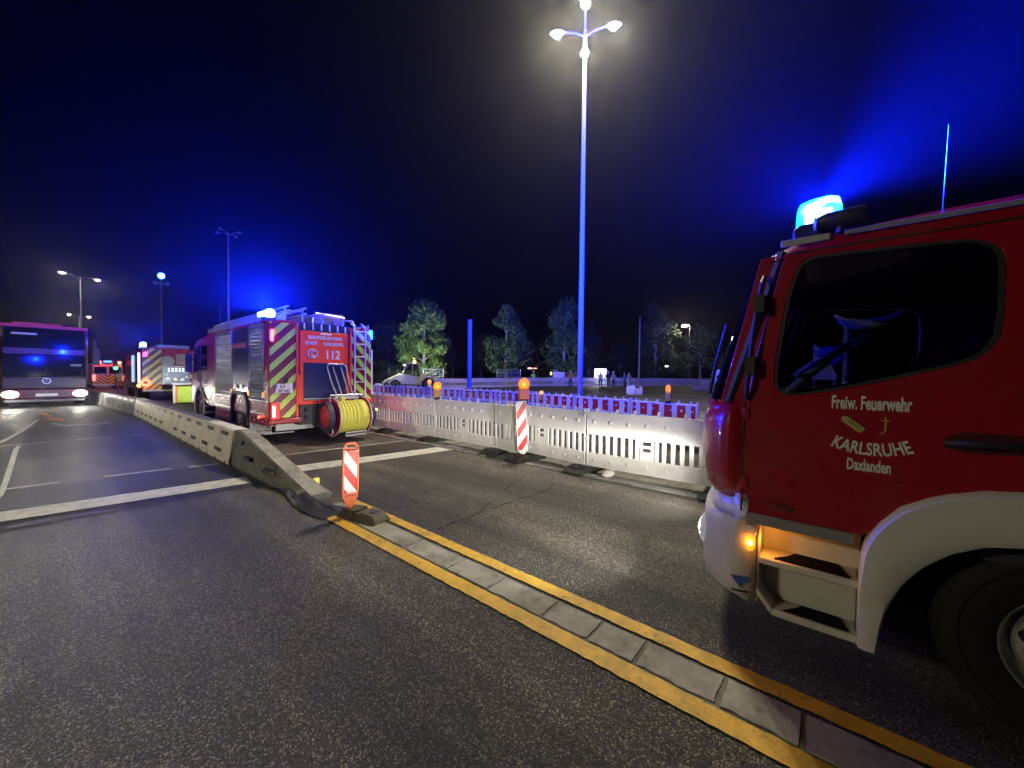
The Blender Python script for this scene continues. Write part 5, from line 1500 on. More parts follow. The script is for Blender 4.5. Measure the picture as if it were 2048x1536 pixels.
# ------------------------------------------------------------------ far van with warning bar
def vanloc(x, d): 
    p = at_dist(x, d); return (p.x, p.y, 0)
p = at_dist(216, 52)
vn = thing('emergency_van', 'far white van with red warning bar and yellow chevron doors', 'van', (p.x, p.y, 0), R(3))
mb = MB(); mb.prism([(0, .35), (0, 2.25), (3.2, 2.35), (3.9, 1.5), (5.0, 1.2), (5.0, .35)], 0, -.98, .98); vb = mb.build('body', mat('van_paint', (.35, .33, .33), .35), vn, bevel=.08)
CHV = stripes('van_chevron', 0, -.8, .30, .5, (.9, .75, .03), (.4, .05, .03)); CHV2 = stripes('van_chevron_r', 0, .8, .30, .5, (.9, .75, .03), (.4, .05, .03))
for x0, x1, mt in ((-.95, -.01, CHV2), (.01, .95, CHV)):
    mb = MB(); mb.box(x0, x1, -.03, 0, .4, 1.25); mb.build('rear_door', mt, vb)
    mb = MB(); mb.box(x0+.08, x1-.08, -.02, 0, 1.4, 2.05); mb.build('door_window', MATS['dark_glass'], vb)
mb = MB(); mb.box(-1., 1., -.12, 0, .3, .4); mb.build('bumper', WPLAST2, vb)
mb = MB(); mb.box(-.85, .85, .1, .3, 2.35, 2.47); wb = mb.build('warning_bar', BLACK, vn)
for x in (-.65, .65):
    mb = MB(); mb.box(x-.22, x+.22, .02, .12, 2.33, 2.55); mb.build('red_flasher', emit('van_red', (1., .07, .05), 20.), wb)
    lamp('POINT', 'red_flash', vn, (x, -.3, 2.45), 60., (1., .06, .04), .1)
mb = MB(); mb.box(-.25, .25, .05, .2, 2.45, 2.62); mb.build('blue_flasher', emit('van_blue', (.03, .15, 1.), 6.), wb)
for x in (-.9, .9):
    mb = MB(); mb.box(x-.1, x+.1, -.06, 0, .75, 1.3); mb.build('tail_lamp', emit('van_tail', (1., .08, .06), 6.), vn)
for x in (-.86, .86):
    for yy in (.9, 4.1):
        mb = MB(); mb.lathe([(0, -.11), (.2, -.11), (.34, -.1), (.35, 0), (.34, .1), (.2, .11), (0, .11)], (x, yy, .35), 0, 18); mb.build('wheel', TYRE, vn)
mb = MB(); mb.tube([(-.8, .3, 2.4), (-.82, .3, 4.4)], .05); mb.build('antenna', GREYP, vn)
# traffic light beside it
p = at_dist(231, 50)
tl = thing('traffic_light', 'traffic light showing green beside the far van', 'traffic light', (p.x, p.y, 0), R(5))
mb = MB(); mb.cyl((0, 0, 0), (0, 0, 2.3), .05); mb.build('post', BLACK, tl)
mb = MB(); mb.box(-.16, .16, -.12, .1, 1.75, 2.75); hs = mb.build('housing', BLACK, tl, bevel=.03)
for k, (c, e) in enumerate((((.05, 1., .55), 8.), ((.2, .12, .02), 0.), ((.2, .02, .02), 0.))):
    mb = MB(); mb.sphere((0, -.11, 1.92+k*.31), .15 if k == 0 else .11, 12, 8, (1, .4, 1)); mb.build('signal_lens', emit('signal_%d' % k, c, e), hs)

# ------------------------------------------------------------------ oncoming bus-fronted truck
OB = (-.16, 27.0, 0)
bus = thing('truck', 'dark red high-fronted truck coming towards the junction with headlights on', 'truck', OB, R(4))
BR = mat('bus_dark_red', (.055, .005, .008), .35, var=.1, coat=.3)
mb = MB(); mb.box(-1.27, 1.27, .12, 9.0, .55, 3.62); bb_ = mb.build('body', BR, bus, bevel=.10)
BG = mat('bus_glass_dark', (.008, .009, .02), .06, var=.2, spec=.25)
mb = MB(); mb.box(-1.17, 1.17, .05, .14, 2.62, 3.50); mb.build('upper_screen', BG, bb_, bevel=.05)
mb = MB(); mb.box(-1.20, 1.20, .04, .14, 1.35, 2.36); mb.build('windscreen', BG, bb_, bevel=.06)
mb = MB(); mb.box(-1.22, 1.22, .03, .14, .85, 1.32); gr = mb.build('grille', mat('bus_grille', (.012, .006, .008), .4), bb_, bevel=.03)
mb = MB()
for k in range(4): mb.box(-1.1, 1.1, .0, .05, .88+k*.1, .92+k*.1)
mb.build('grille_slats', mat('slat_dark', (.025, .012, .014), .4), gr)
mb = MB(); mb.torus((0, .0, 1.18), .12, .018, Matrix.Rotation(PI/2, 3, 'X'), 24, 6)
for k in range(3): mb.cyl((0, 0, 1.18), (.12*math.sin(k*2.094), 0, 1.18+.12*math.cos(k*2.094)), .014, n=6)
mb.build('front_emblem', STEEL, gr)
mb = MB(); mb.box(-1.28, 1.28, -.02, .2, .38, .84); bp = mb.build('bumper', BR, bus, bevel=.06)
mb = MB(); mb.box(-.32, .32, -.035, -.015, .50, .62); mb.build('registration_plate', MATS['plate_white'], bp)
mb = MB(); mb.box(-1.15, 1.15, -.03, .0, .27, .36); mb.build('lower_lip', GREYP, bp)
mb = MB(); mb.box(-1.28, 1.28, .06, .2, 3.52, 3.66); mb.build('roof_lip', mat('lip_red', (.55, .05, .10), .3), bb_, bevel=.03)
mb = MB(); mb.box(-.9, .5, .3, 2.3, 3.62, 3.76); mb.build('roof_hatch', mat('hatch_red', (.5, .07, .12), .35), bb_, bevel=.03)
mb = MB(); mb.box(-.95, -.25, .03, .05, 3.20, 3.28); mb.build('destination_strip', emit('dest_grey', (.5, .5, .6), .04), bb_)
mb = MB(); mb.box(.72, 1.05, .02, .04, 1.85, 1.95); mb.build('windscreen_sticker', GREYP, bb_)
for x in (-.5, .6):
    mb = MB(); mb.tube([(x, .02, 1.36), (x+.45, .0, 1.42), (x+.5, .01, 1.75)], .015); mb.build('wiper', BLACK, bb_)
for s in (-1, 1):
    mb = MB(); mb.tube([(s*1.25, .2, 3.2), (s*1.5, -.1, 3.1), (s*1.52, -.12, 2.7)], .035); mb.box(s*1.52-.12, s*1.52+.12, -.2, -.08, 1.9, 2.7); mb.build('mirror', BLACK, bus, bevel=.04)
    mb = MB(); mb.sphere((s*1.0, -.02, .60), .19, 16, 10, (1.25, .35, .85)); hl = mb.build('headlight', clear_lens('bus_lamp', (1., .98, .93), (1., .95, .82), 8., .6), bus)
    mb = MB(); mb.sphere((s*1.0, -.06, .60), .12, 12, 8, (1.15, .4, .8)); mb.build('bulb', emit('bus_bulb', (1., .95, .82), 250.), hl)
    lamp('SPOT', 'headlamp_beam', bus, (s*1.0, -.20, .62), 850., (1., .95, .82), .06, R(110), .9, (.05, -1, -.05), lowbeam(-.012, .024, .022, .02))
    for yy in (1.9, 7.2):
        mb = MB(); mb.lathe([(0, -.15), (.28, -.15), (.48, -.13), (.5, -.05), (.5, .1), (.28, .12), (0, .12)] if s < 0 else [(0, .15), (.28, .15), (.48, .13), (.5, .05), (.5, -.1), (.28, -.12), (0, -.12)], (s*1.1, yy, .5), 0, 22); mb.build('wheel', TYRE, bus)
# ================================================================== trees, hedge, site clutter
def leaf_mat(name, a, b):
    mt, nt, p = _nt(name)
    ge = nt.nodes.new('ShaderNodeObjectInfo')
    n = _noise(nt, 1.1, 4); n2 = _noise(nt, 14., 2)
    s = _math(nt, 'ADD', _math(nt, 'MULTIPLY', n.outputs[0], .6), _math(nt, 'MULTIPLY', n2.outputs[0], .4))
    r = _ramp(nt, s, [(.35, a), (.65, b)])
    nt.links.new(r.outputs[0], p.inputs['Base Color']); p.inputs['Roughness'].default_value = .6
    tl_ = nt.nodes.new('ShaderNodeBsdfTranslucent'); nt.links.new(r.outputs[0], tl_.inputs[0])
    mx = nt.nodes.new('ShaderNodeMixShader'); mx.inputs[0].default_value = .3
    nt.links.new(p.outputs[0], mx.inputs[1]); nt.links.new(tl_.outputs[0], mx.inputs[2])
    nt.links.new(mx.outputs[0], nt.nodes['Material Output'].inputs[0])
    MATS[name] = mt
    return mt
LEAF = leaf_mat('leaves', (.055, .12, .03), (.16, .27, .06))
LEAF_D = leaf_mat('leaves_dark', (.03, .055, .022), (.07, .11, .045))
BARK = mat('bark', (.30, .28, .24), .9, var=.35, vs=5, bump=.6, bs=20)
def tree(loc, H, cw, label, n=5200, mt=LEAF, lean=0., base=.27, seed=1, leaf=.25):
    rnd = random.Random(seed)
    t = thing('tree', label, 'tree', loc, 0, 'trees behind the building site')
    mb = MB()
    tr = H*.017+.05
    mb.tube([(0, 0, 0), (.03, .02, H*.15), (.0, .05, H*.3), (lean*.3, 0, H*.55), (lean*.6, .05, H*.82)], [tr*1.5, tr*1.05, tr*.9, tr*.6, tr*.2], 10)
    tips = []
    for k in range(15):
        a = rnd.uniform(0, 2*PI); z0 = H*rnd.uniform(.26, .7); L = cw*rnd.uniform(.35, .75)*(1-.4*(z0/H))
        e = (L*math.cos(a), L*math.sin(a), z0+H*rnd.uniform(.06, .2))
        mb.tube([(lean*.3*z0/H, 0, z0), (e[0]*.5, e[1]*.5, z0+(e[2]-z0)*.62), e], [tr*.42, tr*.26, tr*.07], 6)
        tips.append(Vector(e))
    mb.build('trunk', BARK, t)
    cl = []
    for k in range(40):
        z = rnd.uniform(base, .97)
        prof = math.sin(PI*min(1, max(.0, ((z-base+.07)/(1.03-base))))**.8)**.62
        a = rnd.uniform(0, 2*PI); rr = cw*prof*math.sqrt(rnd.uniform(.12, 1))*.86
        cl.append((Vector((rr*math.cos(a)+lean*z, rr*math.sin(a), z*H)), H*rnd.uniform(.07, .13)))
    for tp in tips: cl.append((tp, H*rnd.uniform(.05, .09)))
    vs = []; fs = []
    for i in range(n):
        c, r_ = cl[rnd.randrange(len(cl))]
        d = Vector((rnd.gauss(0, 1), rnd.gauss(0, 1), rnd.gauss(0, .8))); d = d/max(.4, d.length)
        q = c+d*r_*rnd.uniform(.55, 1.08)
        s = leaf*rnd.uniform(.55, 1.25)
        u = Vector((rnd.gauss(0, 1), rnd.gauss(0, 1), rnd.gauss(0, 1))).normalized()
        w = u.cross((d+Vector((0, 0, .5))).normalized()); 
        if w.length < .1: continue
        w = w.normalized(); b0 = len(vs)
        vs += [q-u*s, q+w*s*.5, q+u*s, q-w*s*.5]; fs.append((b0, b0+1, b0+2, b0+3))
    m_ = MB(); m_.add(vs, fs)
    m_.build('crown', mt, t, smooth=False)
    return t
def tree_px(px, dist, top, halfw, label, **k):
    p = at_dist(px, dist); z = site_z(p.x)
    H = height_at(top, px, dist)-z
    tree((p.x, p.y, z), H, halfw/FPX*dist*.95, label, **k)
tree_px(848, 47, 603, 58, 'broad leafy tree rising behind the yellow loader', seed=3, n=7000, base=.2)
tree_px(1012, 50, 617, 50, 'leafy tree with a pale trunk beside the mesh fence', seed=5, n=6000, base=.2)
tree_px(1128, 50, 600, 40, 'dim slender tree partly behind the tall lamp post', seed=8, n=4500, base=.1, mt=LEAF)
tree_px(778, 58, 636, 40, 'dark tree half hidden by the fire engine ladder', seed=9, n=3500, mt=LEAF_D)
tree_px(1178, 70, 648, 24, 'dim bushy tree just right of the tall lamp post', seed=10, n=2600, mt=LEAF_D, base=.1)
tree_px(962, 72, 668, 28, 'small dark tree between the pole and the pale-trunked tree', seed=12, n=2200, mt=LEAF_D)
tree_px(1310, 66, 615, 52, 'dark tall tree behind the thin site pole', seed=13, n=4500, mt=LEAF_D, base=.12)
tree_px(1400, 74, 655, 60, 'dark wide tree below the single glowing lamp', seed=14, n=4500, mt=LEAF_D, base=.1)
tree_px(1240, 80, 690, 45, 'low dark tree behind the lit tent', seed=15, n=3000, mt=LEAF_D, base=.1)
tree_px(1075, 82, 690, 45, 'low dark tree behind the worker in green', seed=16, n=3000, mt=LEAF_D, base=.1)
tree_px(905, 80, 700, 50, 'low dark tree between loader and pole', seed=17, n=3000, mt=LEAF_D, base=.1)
# clipped hedge along the site
p = at_dist(775, 42)
t = thing('hedge', 'low dark hedge beyond the far fence near the loader', 'hedge', (p.x, p.y, site_z(p.x)), R(-35))
vs = []; fs = []; rnd = random.Random(4)
for i in range(4200):
    q = Vector((rnd.uniform(-6, 3), rnd.uniform(-.6, .6), rnd.uniform(.1, 1.75)+.1*math.sin(i)))
    u = Vector((rnd.gauss(0, 1), rnd.gauss(0, 1), rnd.gauss(0, 1))).normalized(); w = u.orthogonal().normalized(); s = rnd.uniform(.06, .14)
    b0 = len(vs); vs += [q-u*s, q+w*s*.5, q+u*s, q-w*s*.5]; fs.append((b0, b0+1, b0+2, b0+3))
m_ = MB(); m_.add(vs, fs); m_.build('foliage', LEAF_D, t, smooth=False)
mb = MB()
for k in range(9): mb.cyl((-5.5+k, 0, 0), (-5.5+k, 0, 1.3), .05, .02, 6)
mb.build('stems', BARK, t, kind='stuff')
# grass growing in the gravel
vs = []; fs = []; rnd = random.Random(11)
for (x, y) in ((1195, 792), (1215, 790), (1240, 797), (1180, 797), (1260, 802), (1285, 806), (1350, 812), (1395, 806)):
    c = at_ground(x, y, .05); big = 2600 if x < 1270 else 500
    for i in range(big):
        a = rnd.uniform(0, 2*PI); rr = math.sqrt(rnd.random())
        q = Vector((c.x+rr*2.0*math.cos(a), c.y+rr*1.3*math.sin(a), .02))
        if q.x < 12.1: continue
        h = rnd.uniform(.06, .24); d = Vector((rnd.gauss(0, .05), rnd.gauss(0, .05), h)); w = Vector((rnd.gauss(0, 1), rnd.gauss(0, 1), 0)).normalized()*.012
        b0 = len(vs); vs += [q-w, q+w, q+d]; fs.append((b0, b0+1, b0+2))
m_ = MB(); m_.add(vs, fs)
tag(m_.build('grass', LEAF_D, smooth=False), 'rough dark grass growing in the gravel behind the red and white row', None, kind='stuff')

# compact loader with amber beacon
p = at_dist(826, 38); zl = site_z(p.x)
ld = thing('loader', 'small pale yellow loader with glass cab and amber beacon', 'loader', (p.x, p.y, zl), R(-40))
LY = mat('loader_yellow', (.75, .70, .12), .45, var=.08); LW = mat('loader_white', (.64, .64, .46), .4, var=.08)
def LQ(pts, y0, y1, name, mt, par, bevel=.04):
    mb = MB(); mb.prism([(z, x) for x, z in pts], 1, y0, y1); return mb.build(name, mt, par, bevel=bevel)
lb = LQ([(-2.2, .55), (2.0, .55), (2.0, 1.25), (.2, 1.3), (-.3, 1.45), (-1.2, 1.5), (-2.1, 1.0)], -.8, .8, 'body', LW, ld)
LQ([(-2.6, .9), (-1.2, 1.55), (-1.0, 1.35), (-2.5, .65)], -.5, .5, 'bonnet', LY, ld)
cb = LQ([(-.95, 1.4), (.75, 1.4), (.62, 2.45), (-.45, 2.5)], -.7, .7, 'cab', glass('loader_glass', (.3, .4, .45), .55), ld)
mb = MB()
for x0, z0, x1, z1 in ((-.95, 1.4, -.45, 2.5), (.75, 1.4, .62, 2.45), (-.45, 2.5, .62, 2.45), (.0, 1.4, .02, 2.48)):
    for y in (-.71, .71): mb.cyl((x0, y, z0), (x1, y, z1), .035, n=6)
mb.build('cab_frame', LW, cb)
mb = MB(); mb.box(-.5, .7, -.75, .75, 2.48, 2.56); mb.build('cab_roof', LW, cb)
mb = MB(); mb.torus((1.45, -.85, .85), .62, .10, Matrix.Rotation(PI/2, 3, 'X'), 24, 6, 0, PI); mb.box(.7, 1.2, -.95, -.7, .9, 1.45); mb.build('fender', LY, ld)
for x, r_ in ((1.45, .6), (-1.5, .5)):
    for y, s in ((-.85, -1), (.85, 1)):
        mb = MB(); mb.lathe([(0, s*.12), (r_*.5, s*.12), (r_*.95, s*.12), (r_, s*.05), (r_, -s*.14), (0, -s*.14)], (x, y, r_), 1, 22); wt = mb.build('wheel', TYRE, ld)
        mb = MB(); mb.lathe([(r_*.5, s*.125), (r_*.3, s*.10), (0, s*.10)], (x, y, r_), 1, 16); mb.build('hub', LY, wt)
mb = MB(); mb.tube([(-1.2, -.6, 1.3), (-2.4, -.6, .9), (-3.0, -.6, .3)], .08); mb.tube([(-1.2, .6, 1.3), (-2.4, .6, .9), (-3.0, .6, .3)], .08); mb.box(-3.3, -2.9, -.9, .9, .1, .6); mb.build('lift_arm', LW, ld)
mb = MB(); mb.tube([(-.5, .3, 2.52), (-.5, .3, 2.95)], .02); mb.build('aerial', BLACK, ld)
mb = MB(); mb.lathe([(.09, 0), (.10, .12), (.06, .2), (0, .22)], (.15, -.4, 2.58), 2, 12); mb.build('amber_beacon', emit('loader_amber', (1., .55, .12), 45.), ld)
lamp('POINT', 'amber_light', ld, (.15, -.4, 3.0), 260., (1., .5, .12), .08)
lamp('SPOT', 'tree_fill_light', ld, (.7, .9, 2.62), 3400., (.9, 1., .88), .05, R(150), .8, (.2, 1., .25))  # spot added to brighten the trees, without a lamp body
lamp('SPOT', 'work_light', ld, (-.75, -.8, 2.30), 1500., (.85, .95, 1.), .05, R(120), .8, (-.6, -.5, -.7))
mb = MB(); mb.box(-.8, -.65, -.78, -.72, 2.28, 2.4); mb.build('work_lamp', emit('work_lamp_face', (.85, .95, 1.), 6.), ld)

# mesh site fences
def mesh_fence(px0, px1, dist, h, label):
    a = at_dist(px0, dist); b = at_dist(px1, dist); d = b-a; L = d.length; z = site_z(a.x)
    t = thing('mesh_fence', label, 'fence', (a.x, a.y, z), math.atan2(d.y, d.x), 'wire mesh fence panels')
    mb = MB(); mb.cyl((0, 0, 0), (0, 0, h), .035, n=8); mb.build('post', GALV, t)
    mb = MB(); mb.cyl((L, 0, 0), (L, 0, h), .035, n=8); mb.build('post', GALV, t)
    mb = MB(); mb.cyl((0, 0, h-.03), (L, 0, h-.03), .025, n=8); mb.cyl((0, 0, .2), (L, 0, .2), .025, n=8); mb.build('rail', GALV, t)
    mb = MB(); n = int(L/.16)
    for k in range(n): mb.cyl((L*(k+.5)/n, 0, .2), (L*(k+.5)/n, 0, h-.03), .006, n=4, caps=False)
    for k in range(6): mb.cyl((0, 0, .4+k*(h-.5)/6), (L, 0, .4+k*(h-.5)/6), .006, n=4, caps=False)
    mb.build('mesh_wires', GALV, t, kind='stuff')
mesh_fence(846, 887, 44, 2.05, 'wire mesh panel beside the yellow loader')
mesh_fence(994, 1041, 46, 2.0, 'wire mesh panel in front of the pale-trunked tree')
# thin pole and single glowing lamp
p = at_dist(1278, 50); z = site_z(p.x)
t = thing('pole', 'thin pale pole standing on the building site', 'pole', (p.x, p.y, z))
mb = MB(); mb.tube([(0, 0, 0), (0, 0, 4), (0, 0, height_at(632, 1278, 50)-z)], [.13, .1, .06], 10); mb.cyl((0, 0, 0), (0, 0, .35), .22); mb.build('shaft', POLE, t)
p = at_dist(1378, 66); z = site_z(p.x); hz = height_at(652, 1372, 66)-z
t = thing('street_lamp', 'single bright oval lamp glowing above the dark trees', 'street lamp', (p.x, p.y, z), R(130))
mb = MB(); mb.tube([(0, 0, 0), (0, 0, hz*.5), (0, 0, hz-.1), (.5, 0, hz+.1)], [.1, .08, .06, .04], 8); mb.build('pole', mat('dark_pole', (.05, .05, .055), .6), t)
mb = MB(); mb.sphere((.75, 0, hz), .5, 14, 8, (1.0, 1.6, .28)); mb.build('lens', emit('oval_lamp', (1., .93, .66), 40.), t)
lamp('POINT', 'lamp_light', t, (.75, 0, hz-.4), 500., LAMPW, .3)

# white container, lit tent, boards
def box_thing(name, label, cat, px0, px1, y0, y1, dist, depth, mt, extra=None):
    a = at_dist(px0, dist); b = at_dist(px1, dist); d = b-a; L = d.length
    z0 = site_z(a.x)+.003; z1 = height_at(y0, (px0+px1)/2, dist)
    t = thing(name, label, cat, (a.x, a.y, z0), math.atan2(d.y, d.x))
    mb = MB(); mb.box(0, L, 0, depth, 0, z1-z0); o = mb.build('body', mt, t, bevel=.03)
    if extra: extra(t, o, L, z1-z0, depth)
    return t
def cont(t, o, L, h, d):
    mb = MB()
    for k in range(12): mb.box(L*(k+.2)/12, L*(k+.6)/12, -.025, 0, .1, h-.1)
    mb.build('corrugation', WPLAST2, o)
    mb = MB(); mb.box(.05, .55, -.1, .35, h, h+.25); mb.build('roof_unit', GREYP, o)
box_thing('container', 'pale white site container behind the far fence', 'container', 1106, 1129, 744, 756, 46, 2.2, WPLAST2, cont)
def rail(t, o, L, h, d):
    mb = MB()
    for k in range(8): mb.cyl((L*k/7, -.1, h), (L*k/7, -.1, h+.35), .03, n=6)
    mb.cyl((0, -.1, h+.35), (L, -.1, h+.35), .03, n=6); mb.build('railing', GALV, o)
box_thing('trailer', 'grey low trailer with railing beside the white container', 'trailer', 1131, 1160, 752, 757, 47, 2., GREYP, rail)
def tent(t, o, L, h, d):
    mb = MB(); mb.box(-.08, 0, -.3, 0, 0, h); mb.box(L, L+.08, -.3, 0, 0, h); mb.box(-.08, L+.08, -.3, 0, h, h+.12); mb.build('frame', WPLAST2, o)
    mb = MB(); mb.box(.1, L-.1, -.04, -.02, .2, h-.1); mb.build('lit_wall', emit('tent_wall', (.5, .75, .65), .28), o)
    mb = MB(); mb.cyl((L*.2, -.5, h*.85), (L*.2, -.6, h*.85), .12); mb.build('work_lamp', emit('tent_lamp', (1., .97, .88), 30.), o)
    lamp('POINT', 'work_light', t, (L*.3, -1.0, h*.8), 150., (1., .97, .88), .15)
box_thing('tent', 'lit tent with pale frame where firefighters gather', 'tent', 1190, 1212, 739, 756, 48, 2.2, mat('tent_cloth', (.4, .5, .45), .8), tent)
def sign_board(px0, px1, y0, y1, dist):
    a = at_dist(px0, dist); b = at_dist(px1, dist); d = b-a; L = d.length
    zt = height_at(y0, px0, dist); zb = height_at(y1, px0, dist); z0 = site_z(a.x)
    t = thing('barrier_sign', 'blue-lit board with slanted white marks on legs', 'sign', (a.x, a.y, z0), math.atan2(d.y, d.x))
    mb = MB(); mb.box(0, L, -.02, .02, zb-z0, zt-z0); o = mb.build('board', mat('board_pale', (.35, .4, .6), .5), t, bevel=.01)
    for k in range(4):
        mb = MB(); x = L*(.2+k*.18); h = (zt-zb)
        mb.prism([(zb-z0+h*.25, x), (zb-z0+h*.25, x+.1), (zb-z0+h*.55, x+.25), (zb-z0+h*.55, x+.15)], 1, -.026, -.02); mb.build('slanted_mark', WPLAST2, o)
    mb = MB(); mb.box(.1, .16, -.02, .02, 0, zb-z0); mb.box(L-.16, L-.1, -.02, .02, 0, zb-z0); mb.build('legs', GALV, t)
    mb = MB(); mb.box(L*.4, L*1.0, -.4, .4, 0, .35); mb.build('ballast', WPLAST, t, bevel=.03)
sign_board(1428, 1456, 739, 751, 34)
# low wall of pale blocks at the site edge
a = at_dist(1385, 40)
t = thing('block_wall', 'low pale stack of blocks at the far site edge', 'wall', (a.x, a.y, site_z(a.x)), R(-45))
for k in range(9):
    for j in range(2 if k not in (0, 8) else 1):
        mb = MB(); mb.box(k*.52+.26*j, k*.52+.26*j+.5, -.2, .2, j*.5+.005, j*.5+.49); mb.build('block', CONC, t, bevel=.02)
# two white sacks
for (px, s, lb) in ((1262, 1., 'square white rubble sack on the site gravel'), (1276, .85, 'slumped white rubble sack beside the square one')):
    p = at_dist(px, 31); z = site_z(p.x)
    t = thing('rubble_sack', lb, 'sack', (p.x, p.y, z), R(20 if s == 1. else 50), 'white sacks on the gravel')
    mb = MB(); rows = []
    for zz, w in ((0, .78), (.15, .9), (.45, .92), (.68, .84), (.76, .55)):
        rows.append([(w*.33*s*c, w*.33*s*q, zz*s*(1 if c*q > 0 else (.93 if s == 1 else .75))) for c, q in ((-1, -1), (0, -1.08), (1, -1), (1.08, 0), (1, 1), (0, 1.08), (-1, 1), (-1.08, 0), (-1, -1))])
    mb.grid(rows); mb.add(rows[-1][:-1], [tuple(range(8))]); o = mb.build('bag', WPLAST2, t)
    mb = MB(); mb.tube([(-.2*s, -.2*s, .72*s), (-.1*s, -.15*s, .85*s), (.1*s, -.12*s, .85*s), (.2*s, -.2*s, .72*s)], .02); mb.build('strap', WPLAST, t)
# small lit things far away
p = at_dist(1102, 45); t = thing('work_lamp', 'small yellow lamp beside the white container', 'lamp', (p.x, p.y, site_z(p.x)))
mb = MB(); mb.cyl((0, 0, 0), (0, 0, 1.35), .03); mb.build('stand', BLACK, t)
mb = MB(); mb.lathe([(.09, 0), (.10, .22), (.05, .32), (0, .33)], (0, 0, 1.35), 2, 12); mb.build('lamp_glass', emit('far_yellow', (1., .7, .2), 5.), t)
p = at_dist(1063, 95); t = thing('brake_light_bar', 'row of small orange-red lights in the dark behind the worker', 'lights', (p.x, p.y, 0), R(-50))
mb = MB(); mb.box(-.9, 1.7, .0, .06, 3.35, 3.45); mb.cyl((0, .03, 0), (0, .03, 3.4), .05); mb.build('carrier', BLACK, t)
for x in (-.8, -.5, -.2, .1, .75, 1.3):
    mb = MB(); mb.sphere((x, -.06, 3.4), .14, 8, 6); mb.build('light', emit('far_redlight', (1., .3, .2), 10.), t)
p = at_dist(1333, 60); t = thing('lamp', 'tiny white lamp under the dark trees', 'lamp', (p.x, p.y, site_z(p.x)))
mb = MB(); mb.cyl((0, 0, 0), (0, 0, height_at(738, 1333, 60)), .04); mb.build('stand', BLACK, t)
mb = MB(); mb.sphere((0, 0, height_at(738, 1333, 60)), .16, 8, 6, (1.5, 1.5, .5)); mb.build('bulb', emit('far_white', (1., 1., 1.), 8.), t)

# blue round sign and white board seen through the cab windows
p = at_dist(1690, 20)
t = thing('round_sign', 'round blue sign on a pole seen through the engine cab', 'sign', (p.x, p.y, 0), R(-75))
mb = MB(); mb.cyl((0, 0, 0), (0, 0, 4.0), .09, n=12); mb.build('post', POLE, t)
mb = MB(); mb.lathe([(0, -.03), (.36, -.03), (.38, -.01), (.36, .0), (0, .0)], (-.55, -.1, 2.55), 1, 26); mb.build('disc', mat('sign_blue', (.01, .05, .6), .4), t)
mb = MB(); mb.box(-.55, 0, -.1, -.06, 2.5, 2.56); mb.build('bracket', GALV, t)
p = at_dist(1650, 24)
t = thing('notice_board', 'pale slanted board seen through the engine cab window', 'board', (p.x, p.y, 0), R(-70))
mb = MB(); mb.prism([(1.6, -.5), (1.6, .5), (2.9, .1), (3.3, -.5)], 1, -.02, .02); mb.build('panel', WPLAST2, t)
mb = MB(); mb.cyl((-.4, .05, 0), (-.4, .05, 3.3), .04); mb.cyl((.4, .05, 0), (.4, .05, 1.8), .04); mb.build('posts', GALV, t)

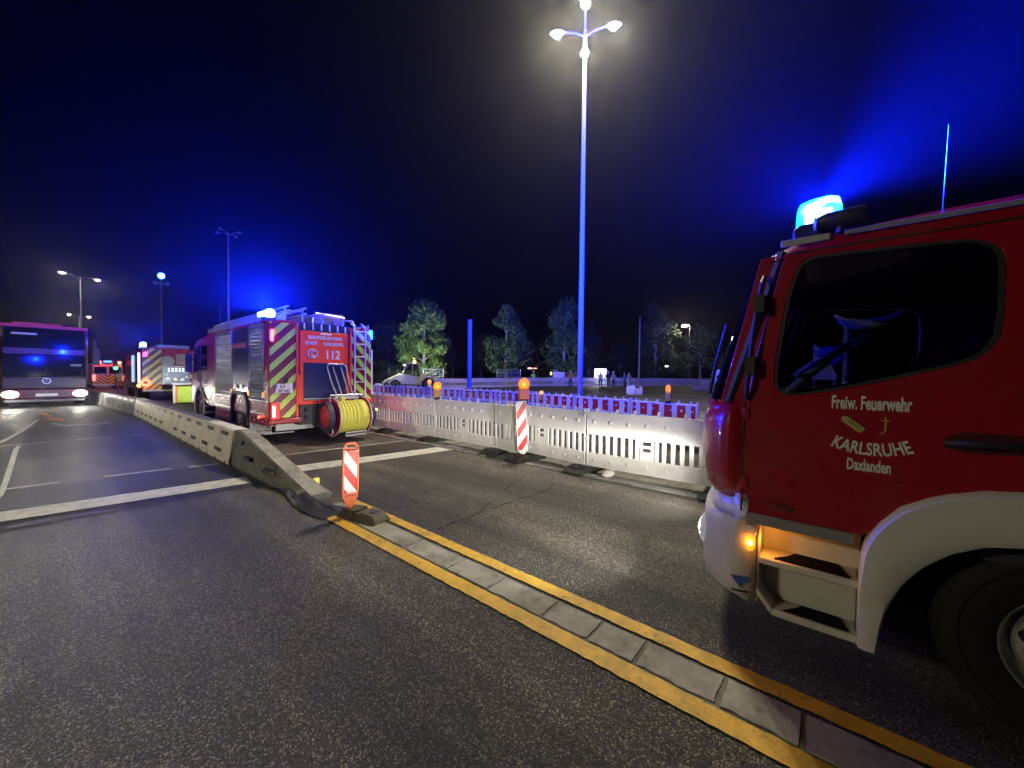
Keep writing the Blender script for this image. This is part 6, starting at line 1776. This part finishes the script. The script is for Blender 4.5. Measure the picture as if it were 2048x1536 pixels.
# ------------------------------------------------------------------ people
def person(px, dist, yhead, label, jacket, trousers, helmet, rz=0., lean=0., arm=.3, z0=None, s=1.):
    p = at_dist(px, dist); zg = site_z(p.x) if z0 is None else z0
    t = thing('person', label, 'person', (p.x, p.y, zg), rz)
    J = {'pel': (0, 0, .95), 'che': (0, -lean*.35, 1.25), 'nek': (0, -lean*.55, 1.48), 'hed': (0, -lean*.62, 1.60), 'top': (0, -lean*.66, 1.74)}
    for q, sx in (('l', -1), ('r', 1)):
        J[q+'sh'] = (sx*.19, -lean*.5, 1.42); J[q+'el'] = (sx*.27, -lean*.5-arm*.35, 1.15); J[q+'ha'] = (sx*.20, -lean*.6-arm*.9, 1.02+arm*.2)
        J[q+'hi'] = (sx*.10, 0, .92); J[q+'kn'] = (sx*.12, -.03, .50); J[q+'an'] = (sx*.13, .02, .09); J[q+'to'] = (sx*.14, -.15, .05)
    RAD = {'pel': (.16, .12), 'che': (.19, .13), 'nek': (.07, .07), 'hed': (.085, .10), 'top': (.075, .085), 'sh': (.085, .085), 'el': (.06, .06), 'ha': (.045, .045), 'hi': (.10, .10), 'kn': (.075, .075), 'an': (.055, .06), 'to': (.045, .035)}
    E = [('pel', 'che'), ('che', 'nek'), ('nek', 'hed'), ('hed', 'top')]
    for q in 'lr': E += [('che', q+'sh'), (q+'sh', q+'el'), (q+'el', q+'ha'), ('pel', q+'hi'), (q+'hi', q+'kn'), (q+'kn', q+'an'), (q+'an', q+'to')]
    keys = list(J); me = bpy.data.meshes.new('body')
    me.from_pydata([Vector(J[k])*s for k in keys], [(keys.index(a), keys.index(b)) for a, b in E], [])
    o = bpy.data.objects.new('body', me); COL.objects.link(o)
    o.modifiers.new('sk', 'SKIN'); 
    for k, d in zip(keys, me.skin_vertices[0].data):
        r_ = RAD.get(k) or RAD[k[1:]]
        d.radius = (r_[0]*s, r_[1]*s); d.use_root = (k == 'pel')
    sb = o.modifiers.new('sub', 'SUBSURF'); sb.levels = 1
    dg = bpy.context.evaluated_depsgraph_get()
    me2 = bpy.data.meshes.new_from_object(o.evaluated_get(dg))
    bpy.data.objects.remove(o)
    for q in (jacket, trousers, SKIN, BLACK): me2.materials.append(q)
    for f in me2.polygons:
        z = f.center.z/s; f.use_smooth = True
        hand = abs(f.center.x) > .15*s and z < 1.12 and f.center.y < -.55*arm*.9 and z > .85
        f.material_index = 2 if (z > 1.50 or hand) else 0 if z > .88 else 1 if z > .13 else 3
    b = bpy.data.objects.new('body', me2); COL.objects.link(b); b.parent = t
    if helmet:
        mb = MB(); mb.lathe([(.15, 0), (.135, .02), (.13, .07), (.10, .13), (.05, .16), (0, .165)], tuple(Vector((0, -lean*.65, 1.66))*s), 2, 16); mb.build('helmet', helmet, t)
    return t
SKIN = mat('skin', (.45, .28, .2), .55)
HV_G = mat('hivis_green', (.35, .80, .12), .6); HV_O = mat('hivis_orange', (.85, .25, .05), .6); NAVY = mat('navy_cloth', (.03, .04, .09), .8); LITE = mat('pale_cloth', (.55, .52, .45), .8)
HELM = mat('helmet_pale', (.75, .76, .72), .3); BLUEJ = mat('blue_cloth', (.06, .12, .4), .8)
person(1068, 45, 740, 'worker in a bright green hi-vis jacket behind the far fence', HV_G, NAVY, HELM, R(150), .25)
person(1141, 45, 746, 'worker in an orange vest next to the grey trailer', HV_O, NAVY, HELM, R(-50))
person(1201, 45.5, 746, 'firefighter in pale jacket in front of the lit tent', LITE, NAVY, HELM, R(-60), .2)
person(1217, 45, 742, 'firefighter in dark jacket with pale helmet beside the tent', NAVY, NAVY, HELM, R(120))
person(1227, 46, 742, 'firefighter in pale coat standing right of the tent', LITE, NAVY, HELM, R(-30))
person(1249, 46, 746, 'person in a blue jacket right of the tent group', BLUEJ, NAVY, None, R(40))
person(1258, 47, 746, 'person in pale clothes at the end of the tent group', LITE, LITE, None, R(-20))
p = at_dist(240, 44)
person(240, 44, 735, 'person in white and orange reflective clothing beside the far van', mat('reflective_white', (.9, .86, .8), .5), HV_O, None, R(20), z0=0., arm=.2)

# ------------------------------------------------------------------ haze
hz_ = MB(); hz_.box(-95, 150, -75, 150, -1.0, 17.5)
HM = bpy.data.materials.new('haze_air'); HM.use_nodes = True
nt = HM.node_tree; nt.nodes.remove(nt.nodes['Principled BSDF'])
pv = nt.nodes.new('ShaderNodeVolumePrincipled')
pv.inputs['Color'].default_value = (.92, .94, 1., 1)
pv.inputs['Density'].default_value = HAZE_DENSITY
pv.inputs['Anisotropy'].default_value = .86
nt.links.new(pv.outputs[0], nt.nodes['Material Output'].inputs['Volume'])
tag(hz_.build('haze', HM, smooth=False), 'thin night haze over the junction', None, kind='stuff')
